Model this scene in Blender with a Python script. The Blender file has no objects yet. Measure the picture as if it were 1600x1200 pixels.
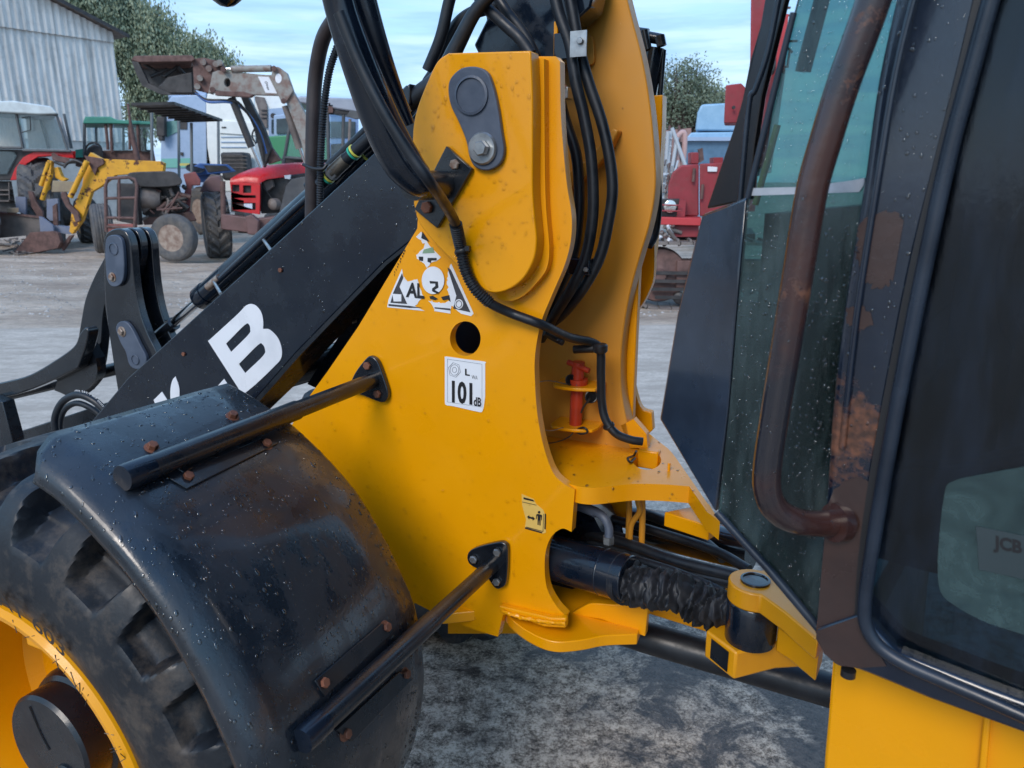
import bpy, bmesh, math, random
import numpy as np
from mathutils import Vector, Matrix
from mathutils.geometry import tessellate_polygon
random.seed(7)
rng = np.random.default_rng(7)
PI = math.pi
SC = bpy.context.scene
COL = SC.collection

# ---------------------------------------------------------------- camera
CAMH = 1.54
PITCH = math.radians(15.0)
FPX = 1186.0
cam_d = bpy.data.cameras.new("camera")
cam = bpy.data.objects.new("camera", cam_d)
COL.objects.link(cam)
cam.location = (0, 0, CAMH)
cam.rotation_euler = (PI/2 - PITCH, 0, 0)
cam_d.sensor_width = 36
cam_d.lens = FPX/1600*36
cam_d.clip_start = 0.02
cam_d.clip_end = 900
cam_d.dof.use_dof = True
cam_d.dof.focus_distance = 1.42
cam_d.dof.aperture_fstop = 11
SC.camera = cam

# ---------------------------------------------------------------- sky and sun
SUN_EL, SUN_ROT = math.radians(38), math.radians(150)
world = bpy.data.worlds.new("World")
SC.world = world
world.use_nodes = True
nt = world.node_tree
nt.nodes.clear()
def WN(t, **k):
    n = nt.nodes.new(t)
    for a, b in k.items(): setattr(n, a, b)
    return n
WL = nt.links.new
w_out = WN('ShaderNodeOutputWorld'); w_bg = WN('ShaderNodeBackground')
w_bg.inputs['Strength'].default_value = 0.12
sky = WN('ShaderNodeTexSky'); sky.sky_type = 'NISHITA'; sky.sun_disc = False
sky.sun_elevation = SUN_EL; sky.sun_rotation = SUN_ROT; sky.dust_density = 1.0; sky.air_density = 1.0
tc = WN('ShaderNodeTexCoord')
sep = WN('ShaderNodeSeparateXYZ'); WL(tc.outputs['Generated'], sep.inputs[0])
ramp = WN('ShaderNodeValToRGB')      # even overcast-bright evening sky: pale at the horizon, blue above
el = ramp.color_ramp.elements
el[0].position = 0.0; el[0].color = (4.9, 6.4, 8.0, 1)
el[1].position = 1.0; el[1].color = (1.9, 3.9, 8.2, 1)
e = el.new(0.16); e.color = (3.2, 5.6, 8.2, 1)
e = el.new(0.38); e.color = (3.3, 6.0, 8.8, 1)
WL(sep.outputs['Z'], ramp.inputs[0])
mp = WN('ShaderNodeMapping'); mp.inputs['Scale'].default_value = (1.0, 1.0, 9.0); mp.inputs['Location'].default_value = (0.4, 0.9, 0.3)
WL(tc.outputs['Generated'], mp.inputs['Vector'])
no = WN('ShaderNodeTexNoise'); no.inputs['Scale'].default_value = 4.6; no.inputs['Detail'].default_value = 7; no.inputs['Roughness'].default_value = 0.62
WL(mp.outputs[0], no.inputs['Vector'])
cr = WN('ShaderNodeValToRGB'); cr.color_ramp.elements[0].position = 0.36; cr.color_ramp.elements[1].position = 0.52
WL(no.outputs['Fac'], cr.inputs[0])
# clouds thin out with height
hm = WN('ShaderNodeMapRange'); hm.inputs['From Min'].default_value = 0.10; hm.inputs['From Max'].default_value = 0.36
hm.inputs['To Min'].default_value = 0.85; hm.inputs['To Max'].default_value = 0.15
WL(sep.outputs['Z'], hm.inputs['Value'])
mul = WN('ShaderNodeMath', operation='MULTIPLY'); WL(cr.outputs[0], mul.inputs[0]); WL(hm.outputs[0], mul.inputs[1])
no2 = WN('ShaderNodeTexNoise'); no2.inputs['Scale'].default_value = 6.5; no2.inputs['Detail'].default_value = 6
WL(mp.outputs[0], no2.inputs['Vector'])
ccol = WN('ShaderNodeValToRGB')
ccol.color_ramp.elements[0].position = 0.44; ccol.color_ramp.elements[0].color = (2.4, 4.1, 6.9, 1)
ccol.color_ramp.elements[1].position = 0.60; ccol.color_ramp.elements[1].color = (4.6, 6.2, 7.8, 1)
WL(no2.outputs['Fac'], ccol.inputs[0])
mixc = WN('ShaderNodeMix', data_type='RGBA'); WL(mul.outputs[0], mixc.inputs[0]); WL(ramp.outputs[0], mixc.inputs[6]); WL(ccol.outputs[0], mixc.inputs[7])
mixs = WN('ShaderNodeMix', data_type='RGBA'); mixs.inputs[0].default_value = 0.82
WL(sky.outputs[0], mixs.inputs[6]); WL(mixc.outputs[2], mixs.inputs[7])
WL(mixs.outputs[2], w_bg.inputs['Color']); WL(w_bg.outputs[0], w_out.inputs['Surface'])

sun_d = bpy.data.lights.new("sun", 'SUN'); sun = bpy.data.objects.new("sun", sun_d); COL.objects.link(sun)
sun_d.energy = 1.5; sun_d.angle = math.radians(25); sun_d.color = (1.0, 0.90, 0.80)
# direction to the sun: behind-left of the camera
_az = math.radians(205); _dir = Vector((math.sin(_az)*math.cos(SUN_EL), math.cos(_az)*math.cos(SUN_EL), math.sin(SUN_EL)))
sun.rotation_euler = _dir.to_track_quat('Z', 'Y').to_euler(); sun.location = (0, -5, 20)
sky.sun_rotation = _az
SC.view_settings.view_transform = 'Standard'; SC.view_settings.look = 'None'
SC.view_settings.gamma = 1.0; SC.view_settings.use_curve_mapping = False
SC.view_settings.exposure = 0.52
SC.cycles.max_bounces = 8; SC.cycles.transparent_max_bounces = 12; SC.cycles.transmission_bounces = 6
SC.cycles.glossy_bounces = 4; SC.cycles.diffuse_bounces = 3; SC.cycles.caustics_reflective = False; SC.cycles.caustics_refractive = False

# ---------------------------------------------------------------- photo geometry -> place
_cp, _sp = math.cos(PITCH), math.sin(PITCH)
CAM = Vector((0, 0, CAMH))
def ray(px, py):
    a = (px-800)/FPX; b = -(py-600)/FPX
    return Vector((a, _cp + b*_sp, -_sp + b*_cp))
A1 = math.radians(25); L1 = Vector((math.sin(A1), math.cos(A1), 0)); U1 = Vector((-math.cos(A1), math.sin(A1), 0))   # front frame: L1 points across the machine, U1 forwards
A2 = math.radians(37); L2 = Vector((math.sin(A2), math.cos(A2), 0)); U2 = Vector((-math.cos(A2), math.sin(A2), 0))   # rear frame with the cab
ZV = Vector((0, 0, 1))
def P1(px, py, l): d = ray(px, py); return CAM + d*(l/d.dot(L1))
def P2(px, py, l): d = ray(px, py); return CAM + d*(l/d.dot(L2))
def PY(px, py, Y): d = ray(px, py); return CAM + d*(Y/d.y)
def PZ(px, py, z): d = ray(px, py); return CAM + d*((z-CAMH)/d.z)
def W1(u, l, z): return U1*u + L1*l + ZV*z
def cr_curve(pts, closed=False, n=6):
    """smooth curve through points; closed or open"""
    P = [Vector(p) for p in pts]; m = len(P); out = []
    rngs = range(m) if closed else range(m-1)
    for i in rngs:
        p0 = P[(i-1) % m] if (closed or i > 0) else P[0]*2-P[1]
        p1 = P[i]; p2 = P[(i+1) % m]
        p3 = P[(i+2) % m] if (closed or i+2 < m) else P[-1]*2-P[-2]
        for k in range(n):
            t = k/n; t2 = t*t; t3 = t2*t
            out.append(0.5*((2*p1)+(p2-p0)*t+(2*p0-5*p1+4*p2-p3)*t2+(3*p1-p0-3*p2+p3)*t3))
    if not closed: out.append(P[-1].copy())
    return out
def outline(pts, n=5):
    """2-D closed outline; points given with a third value are sharp corners, the rest are smooth"""
    idx = [i for i, p in enumerate(pts) if len(p) > 2]
    q = [Vector((p[0], p[1])) for p in pts]
    if not idx: return [tuple(v) for v in cr_curve(q, True, n)]
    out = []; m = len(q)
    for a, i in enumerate(idx):
        j = idx[(a+1) % len(idx)]
        run = [q[i]]; k = i
        while True:
            k = (k+1) % m; run.append(q[k])
            if k == j: break
        if len(run) == 2: out.append(run[0])
        else: out += cr_curve(run, False, n)[:-1]
    return [tuple(v) for v in out]

# ---------------------------------------------------------------- object kit
OFF = Vector((0, 0, 0))
def tag(o, label=None, cat=None, group=None, kind=None):
    if label: o['label'] = label
    if cat: o['category'] = cat
    if group: o['group'] = group
    if kind: o['kind'] = kind
    return o
def thing(name, loc, label, cat, group=None):
    global OFF
    o = bpy.data.objects.new(name, None); o.empty_display_size = 0.2; COL.objects.link(o)
    o.location = loc; OFF = Vector(loc)
    return tag(o, label, cat, group)
def world_off():
    global OFF
    OFF = Vector((0, 0, 0))
def mk(name, verts, faces, mat, parent=None, smooth=None, bevel=0.0, seg=2, label=None, recalc=True):
    me = bpy.data.meshes.new(name)
    o0 = OFF
    me.from_pydata([tuple(Vector(v)-o0) for v in verts], [], faces)
    if recalc:
        bm = bmesh.new(); bm.from_mesh(me); bmesh.ops.recalc_face_normals(bm, faces=bm.faces); bm.to_mesh(me); bm.free()
    mats = mat if isinstance(mat, (list, tuple)) else [mat]
    for m in mats: me.materials.append(m)
    if smooth is not None:
        me.polygons.foreach_set('use_smooth', [True]*len(me.polygons))
        me.set_sharp_from_angle(angle=math.radians(smooth))
    me.update()
    o = bpy.data.objects.new(name, me); COL.objects.link(o)
    if parent is not None: o.parent = parent
    if bevel > 0:
        b = o.modifiers.new('b', 'BEVEL'); b.width = bevel; b.segments = seg; b.limit_method = 'ANGLE'; b.angle_limit = math.radians(32); b.harden_normals = False
        me.polygons.foreach_set('use_smooth', [True]*len(me.polygons)); me.set_sharp_from_angle(angle=math.radians(32))
    if label: o['label'] = label
    return o
def prism(name, front, ext, mat, parent=None, holes=(), bevel=0.0, smooth=None, label=None):
    """solid plate: closed outline(s) in space pushed along ext"""
    F = [Vector(p) for p in front]; E = Vector(ext); H = [[Vector(p) for p in h] for h in holes]
    loops = [F]+H
    V = [p for lp in loops for p in lp]; n = len(V); faces = []
    if H:
        tris = tessellate_polygon(loops)
        for t in tris: faces.append(tuple(t)); faces.append(tuple(i+n for i in reversed(t)))
    else:
        faces.append(tuple(range(n))); faces.append(tuple(range(2*n-1, n-1, -1)))
    s = 0
    for lp in loops:
        m = len(lp)
        for i in range(m):
            a = s+i; b = s+(i+1) % m; faces.append((a, b, b+n, a+n))
        s += m
    o = mk(name, V+[p+E for p in V], faces, mat, parent, bevel=bevel, smooth=smooth, label=label)
    if len(H) == 1:
        bm = bmesh.new(); bm.from_mesh(o.data); bmesh.ops.dissolve_limit(bm, angle_limit=0.01, verts=bm.verts, edges=bm.edges); bm.to_mesh(o.data); bm.free()
        if smooth is not None or bevel > 0: o.data.set_sharp_from_angle(angle=math.radians(32))
    return o
def plate1(name, pts, l, th, mat, parent, holes=(), bevel=0.0, n=5, smooth=35, label=None):
    return prism(name, [P1(x, y, l) for x, y in outline(pts, n)], L1*th, mat, parent, holes=[[P1(x, y, l) for x, y in outline(h, n)] for h in holes], bevel=bevel, smooth=smooth, label=label)
def plate2(name, pts, l, th, mat, parent, holes=(), bevel=0.0, n=5, smooth=35, label=None):
    return prism(name, [P2(x, y, l) for x, y in outline(pts, n)], L2*th, mat, parent, holes=[[P2(x, y, l) for x, y in outline(h, n)] for h in holes], bevel=bevel, smooth=smooth, label=label)
def plateY(name, pts, Y, th, mat, parent, holes=(), bevel=0.0, n=4, smooth=35, label=None, ext=None):
    if ext is None:
        ext = Vector((0, th, 0))
        if th >= .25:      # deep bodies stand square to the line of sight at their place in the yard
            mx_ = sum(p[0] for p in pts)/len(pts); r_ = ray(mx_, 282); r_.z = 0; ext = r_.normalized()*th
    return prism(name, [PY(x, y, Y) for x, y in outline(pts, n)], ext, mat, parent, holes=[[PY(x, y, Y) for x, y in outline(h, n)] for h in holes], bevel=bevel, smooth=smooth, label=label)
def R4(x0, y0, x1, y1): return [(x0, y0, 1), (x1, y0, 1), (x1, y1, 1), (x0, y1, 1)]
def tube_vf(pts, r, seg=12, cap=True, flat=1.0):
    P = [Vector(p) for p in pts]; m = len(P)
    rs = r if hasattr(r, '__len__') else [r]*m
    if len(rs) != m: rs = list(np.interp(np.linspace(0, 1, m), np.linspace(0, 1, len(rs)), rs))
    V = []; F = []
    t = (P[1]-P[0]).normalized(); up = Vector((0, 0, 1)) if abs(t.z) < 0.9 else Vector((0, 1, 0))
    nx = t.cross(up).normalized()
    for i in range(m):
        a = P[max(i-1, 0)]; b = P[min(i+1, m-1)]; t = (b-a)
        if t.length < 1e-9: t = Vector((0, 0, 1))
        t.normalize(); nx = (nx - t*nx.dot(t)).normalized(); ny = t.cross(nx)
        for k in range(seg):
            c = 2*PI*k/seg; V.append(P[i]+nx*(math.cos(c)*rs[i])+ny*(math.sin(c)*rs[i]*flat))
    for i in range(m-1):
        for k in range(seg):
            F.append((i*seg+k, i*seg+(k+1) % seg, (i+1)*seg+(k+1) % seg, (i+1)*seg+k))
    if cap: F.append(tuple(range(seg))[::-1]); F.append(tuple((m-1)*seg+k for k in range(seg)))
    return V, F
def tube(name, pts, r, mat, parent=None, n=6, seg=12, smoothc=True, flat=1.0, bevel=0.0, label=None):
    if name in ('tower_hose', 'upper_hose', 'curved_arm', 'strut', 'thin_rod', 'upright_hose') and (Vector(pts[0])-CAM).normalized().z > .27:
        a_ = Vector(pts[0]); dd = (a_-Vector(pts[1])).normalized()     # carry on above the frame
        pts = [a_+dd*.34+L1*.05, a_+dd*.16+L1*.012]+list(pts)
        if hasattr(r, '__len__'): r = [r[0], r[0]]+list(r)
    Q = cr_curve(pts, False, n) if (smoothc and len(pts) > 2) else [Vector(p) for p in pts]
    V, F = tube_vf(Q, r, seg, True, flat)
    return mk(name, V, F, mat, parent, smooth=50, bevel=bevel, label=label)
def merged(name, lst, mat, parent=None, smooth=None, bevel=0.0, label=None):
    V = []; F = []
    for v, f in lst:
        s = len(V); V += list(v); F += [tuple(i+s for i in q) for q in f]
    return mk(name, V, F, mat, parent, smooth=smooth, bevel=bevel, label=label)
def corrug_vf(pts, r, pitch=0.006, amp=0.18, seg=12):
    """ribbed conduit"""
    Q = cr_curve(pts, False, 10); L = [0]
    for a, b in zip(Q, Q[1:]): L.append(L[-1]+(b-a).length)
    n = int(L[-1]/pitch*4); S = np.linspace(0, L[-1], n)
    arr = np.array([tuple(q) for q in Q]); pts2 = np.stack([np.interp(S, L, arr[:, k]) for k in range(3)], 1)
    rr = r*(1+amp*np.sign(np.sin(S/pitch*2*PI+.3))*0.5)
    return tube_vf([Vector(p) for p in pts2], list(rr), seg)
def axes(ax):
    ax = Vector(ax).normalized(); u = ax.cross(Vector((0, 0, 1)))
    if u.length < 1e-3: u = ax.cross(Vector((1, 0, 0)))
    u.normalize(); return ax, u, ax.cross(u)
def lathe_vf(c, ax, prof, seg=32, a0=0, a1=2*PI):
    """prof: (r, h) along axis from centre c"""
    ax, u, v = axes(ax); c = Vector(c); V = []; F = []; full = abs(a1-a0-2*PI) < 1e-6
    ns = seg if full else seg+1
    for r, h in prof:
        for k in range(ns):
            a = a0+(a1-a0)*k/seg; V.append(c+ax*h+u*(r*math.cos(a))+v*(r*math.sin(a)))
    for i in range(len(prof)-1):
        for k in range(seg):
            k2 = (k+1) % ns; F.append((i*ns+k, i*ns+k2, (i+1)*ns+k2, (i+1)*ns+k))
    if full:
        if prof[0][0] > 1e-6: F.append(tuple(range(ns)))
        if prof[-1][0] > 1e-6: F.append(tuple((len(prof)-1)*ns+k for k in range(ns)))
    return V, F
def lathe(name, c, ax, prof, mat, parent=None, seg=32, smooth=40, bevel=0.0, label=None):
    V, F = lathe_vf(c, ax, prof, seg); return mk(name, V, F, mat, parent, smooth=smooth, bevel=bevel, label=label)
def box_vf(c, hx, hy, hz):
    c = Vector(c); hx = Vector(hx); hy = Vector(hy); hz = Vector(hz)
    V = [c+hx*a+hy*b+hz*d for a in (-1, 1) for b in (-1, 1) for d in (-1, 1)]
    return V, [(0, 1, 3, 2), (4, 6, 7, 5), (0, 4, 5, 1), (2, 3, 7, 6), (0, 2, 6, 4), (1, 5, 7, 3)]
def box(name, c, hx, hy, hz, mat, parent=None, bevel=0.0, label=None):
    V, F = box_vf(c, hx, hy, hz); return mk(name, V, F, mat, parent, bevel=bevel, label=label)
def wbox(x0, x1, y0, y1, z0, z1): return box_vf(((x0+x1)/2, (y0+y1)/2, (z0+z1)/2), ((x1-x0)/2, 0, 0), (0, (y1-y0)/2, 0), (0, 0, (z1-z0)/2))
def bolt(c, ax, r, mat, parent, h=None, washer=True, name='bolt', rot=0.2):
    """hex head with washer; ax points out of the surface"""
    h = h or r*0.75; V = []; F = []
    if washer: V, F = lathe_vf(c, ax, [(r*1.45, 0), (r*1.45, r*.18), (r*1.3, r*.24)], 20); V = list(V)
    ax_, u, v = axes(ax); s = len(V)
    prof = [(r, r*.2), (r, h), (r*.86, h+r*.14)]
    for q, hh in prof:
        for k in range(6):
            a = rot+k*PI/3; V.append(Vector(c)+ax_*hh+u*(q*math.cos(a))+v*(q*math.sin(a)))
    for i in range(2):
        for k in range(6): F.append((s+i*6+k, s+i*6+(k+1) % 6, s+(i+1)*6+(k+1) % 6, s+(i+1)*6+k))
    F.append(tuple(s+12+k for k in range(6)))
    return mk(name, V, F, mat, parent, smooth=25)

# ---------------------------------------------------------------- materials
MATS = {}
def NM(name):
    m = bpy.data.materials.new(name); m.use_nodes = True; t = m.node_tree; b = t.nodes['Principled BSDF']; MATS[name] = m
    return m, t, b
def nn(t, typ, **k):
    n = t.nodes.new(typ)
    for a, c in k.items():
        if a in ('Scale', 'Detail', 'Roughness', 'Distortion'): n.inputs[a].default_value = c
        else: setattr(n, a, c)
    return n
def ramp2(t, fac, stops):
    r = t.nodes.new('ShaderNodeValToRGB'); e = r.color_ramp.elements
    def c4(c): return (c, c, c, 1) if not hasattr(c, '__len__') else (*c, 1) if len(c) == 3 else c
    e[0].position, e[0].color = stops[0][0], c4(stops[0][1]); e[1].position, e[1].color = stops[-1][0], c4(stops[-1][1])
    for p, c in stops[1:-1]: q = e.new(p); q.color = c4(c)
    t.links.new(fac, r.inputs[0]); return r.outputs[0]
def mixn(t, fac, a, b):
    m = t.nodes.new('ShaderNodeMix'); m.data_type = 'RGBA'
    for s, v in ((0, fac), (6, a), (7, b)):
        if hasattr(v, 'links') or hasattr(v, 'is_linked'): t.links.new(v, m.inputs[s])
        elif s == 0: m.inputs[0].default_value = v
        else: m.inputs[s].default_value = (*v, 1) if len(v) == 3 else v
    return m.outputs[2]
def mat(name, c, c2=None, sc=6, th=(0.4, 0.65), rough=(0.3, 0.5), rsc=9, metal=0.0, bump=0.0, bsc=60, coat=0.0, rust=None, rsc2=5, streak=1.0, grime=0.0, spec=0.5, wet=(.38, .62)):
    """painted / rubber / metal surface: two colours by noise, varied gloss, fine bump, optional rust patches (threshold)"""
    m, t, b = NM(name); L = t.links.new
    tc = nn(t, 'ShaderNodeTexCoord'); co = tc.outputs['Object']
    if streak != 1.0:
        mp = nn(t, 'ShaderNodeMapping'); mp.inputs['Scale'].default_value = (1, 1, 1/streak); L(co, mp.inputs[0]); cs = mp.outputs[0]
    else: cs = co
    n1 = nn(t, 'ShaderNodeTexNoise', Scale=sc, Detail=6, Roughness=0.6); L(cs, n1.inputs['Vector'])
    col = ramp2(t, n1.outputs['Fac'], [(th[0], c), (th[1], c2 or c)])
    n2 = nn(t, 'ShaderNodeTexNoise', Scale=rsc, Detail=5, Roughness=0.65); L(cs, n2.inputs['Vector'])
    rg = ramp2(t, n2.outputs['Fac'], [(wet[0], rough[0]), (wet[1], rough[1])])
    n3 = nn(t, 'ShaderNodeTexNoise', Scale=bsc, Detail=4); L(co, n3.inputs['Vector'])
    met = None
    if rust is not None:
        n4 = nn(t, 'ShaderNodeTexNoise', Scale=rsc2, Detail=9, Roughness=0.7); L(co, n4.inputs['Vector'])
        f = ramp2(t, n4.outputs['Fac'], [(rust, 0.0), (rust+0.035, 1.0)])
        rc = ramp2(t, n3.outputs['Fac'], [(0.35, (0.045, 0.018, 0.010)), (0.7, (0.17, 0.062, 0.030))])
        col = mixn(t, f, col, rc); rg = mixn(t, f, rg, (0.7, 0.7, 0.7))
    if grime > 0:
        n5 = nn(t, 'ShaderNodeTexNoise', Scale=sc*2.3, Detail=8, Roughness=0.7); L(co, n5.inputs['Vector'])
        f = ramp2(t, n5.outputs['Fac'], [(0.5, 0.0), (0.72, grime)]); col = mixn(t, f, col, (0.11, 0.085, 0.065))
    L(col, b.inputs['Base Color']); L(rg, b.inputs['Roughness']); b.inputs['Metallic'].default_value = metal
    b.inputs['Coat Weight'].default_value = coat; b.inputs['Coat Roughness'].default_value = 0.08; b.inputs['Specular IOR Level'].default_value = spec
    if bump > 0:
        bp = nn(t, 'ShaderNodeBump'); bp.inputs['Strength'].default_value = bump; bp.inputs['Distance'].default_value = 0.002*60/bsc
        L(n3.outputs['Fac'], bp.inputs['Height']); L(bp.outputs[0], b.inputs['Normal'])
    return m
YEL = mat('yellow_paint', (0.82, 0.335, 0.001), (0.78, 0.315, 0.001), sc=3.5, rough=(0.26, 0.38), bump=0.08, bsc=220, coat=0.25, spec=0.3)
YELD = mat('yellow_paint_sky_muted', (0.60, 0.27, 0.035), (0.68, 0.28, 0.012), sc=2.5, rough=(0.4, 0.55), bump=0.12, bsc=180, coat=0.05)  # muted yellow: blue sky reflection on the inner plates put into the colour
YELC = mat('yellow_paint_chipped', (0.76, 0.33, 0.003), (0.70, 0.29, 0.003), sc=8, rough=(0.3, 0.45), bump=0.15, bsc=160, coat=0.2, rust=0.69, rsc2=22)
BLK = mat('black_paint_wet', (0.002, 0.006, 0.015), (0.008, 0.013, 0.022), sc=7, rough=(0.12, 0.36), rsc=9, bump=0.12, bsc=120, coat=0.4, spec=.4, wet=(.46, .54))
BLKG = mat('black_gloss_paint', (0.006, 0.008, 0.012), (0.014, 0.017, 0.022), sc=9, rough=(0.12, 0.3), rsc=12, bump=0.15, bsc=90, coat=0.5, rust=0.70, rsc2=9)
BLKR = mat("black_paint_rusting", (0.004, 0.007, 0.012), (0.013, 0.016, 0.021), sc=11, rough=(0.20, 0.40), rsc=14, bump=0.3, bsc=140, coat=0.2, rust=0.72, rsc2=10)
PLAS = mat('black_plastic_wet', (0.006, 0.010, 0.016), (0.016, 0.022, 0.031), sc=9, rough=(0.22, 0.44), rsc=16, bump=0.5, bsc=200, wet=(.45, .53), coat=0.3, streak=2.5, spec=.6)
RUB = mat('tyre_rubber', (0.006, 0.009, 0.014), (0.022, 0.024, 0.027), sc=6, th=(0.45, 0.75), rough=(0.3, 0.65), rsc=8, bump=0.45, bsc=90, grime=0.75)
HOSE = mat('hose_rubber', (0.005, 0.008, 0.013), (0.012, 0.016, 0.023), sc=20, rough=(0.35, 0.55), rsc=30, bump=0.2, bsc=300)
HOSEB = mat('hose_rubber_brown', (0.028, 0.022, 0.024), (0.045, 0.034, 0.034), sc=20, rough=(0.4, 0.6), bump=0.2, bsc=300)
RUST = mat('rusty_steel', (0.19, 0.068, 0.035), (0.10, 0.038, 0.022), sc=40, rough=(0.5, 0.8), bump=0.5, bsc=300)
ZINC = mat('zinc_plated', (0.42, 0.44, 0.45), (0.24, 0.25, 0.26), sc=30, rough=(0.3, 0.5), metal=0.85, bump=0.15, bsc=300)
ZINCR = mat('zinc_rusting', (0.36, 0.30, 0.25), (0.18, 0.08, 0.045), sc=60, rough=(0.35, 0.6), metal=0.5, bump=0.2, bsc=300)
CHR = mat('chrome_rod', (0.75, 0.77, 0.8), (0.6, 0.62, 0.64), sc=8, rough=(0.06, 0.16), metal=1.0)
KEEP = mat('cast_keeper', (0.055, 0.072, 0.105), (0.085, 0.105, 0.145), sc=18, rough=(0.4, 0.6), bump=0.5, bsc=220)
REDP = mat('red_pin_paint', (0.50, 0.045, 0.015), (0.38, 0.035, 0.012), sc=20, rough=(0.35, 0.5), bump=0.1, bsc=200)
WHT = mat('white_decal', (0.74, 0.76, 0.80), (0.60, 0.62, 0.66), sc=8, th=(0.5, 0.8), rough=(0.25, 0.4))
INK = mat('black_ink', (0.012, 0.012, 0.014), rough=(0.35, 0.5))
CREAM = mat('sun_bleached_decal', (0.72, 0.47, 0.12), (0.66, 0.40, 0.08), sc=12, rough=(0.35, 0.5))
CLOTH = mat('rubberised_cloth', (0.010, 0.012, 0.016), (0.018, 0.02, 0.026), sc=30, rough=(0.45, 0.65), bump=0.4, bsc=500)
# ================================================================ text helper
def text_vf(s, bold=0.0, res=3):
    cu = bpy.data.curves.new('t', 'FONT'); cu.body = s; cu.size = 1.0; cu.resolution_u = res; cu.offset = bold
    o = bpy.data.objects.new('t', cu); COL.objects.link(o)
    bpy.context.view_layer.update()
    dg = bpy.context.evaluated_depsgraph_get(); ev = o.evaluated_get(dg); me = ev.to_mesh()
    V = np.array([tuple(v.co) for v in me.vertices]); F = [tuple(p.vertices) for p in me.polygons]; ev.to_mesh_clear()
    bpy.data.objects.remove(o); bpy.data.curves.remove(cu)
    mn = V.min(0); mx = V.max(0); V = (V-mn)/(mx-mn+1e-9)
    return V[:, :2], F                       # normalised to the unit square
def quad_map(q, V):
    """unit square -> quad given as 4 space points: bottom-left, bottom-right, top-right, top-left"""
    a, b, c, d = [Vector(p) for p in q]
    return [a*(1-x)*(1-y)+b*x*(1-y)+c*x*y+d*(1-x)*y for x, y in V]
def text_on(name, s, q, mat_, parent, bold=0.0):
    V, F = text_vf(s, bold); return mk(name, quad_map(q, V), F, mat_, parent, recalc=False)
def q1(px, l): return [P1(x, y, l) for x, y in px]

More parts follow.
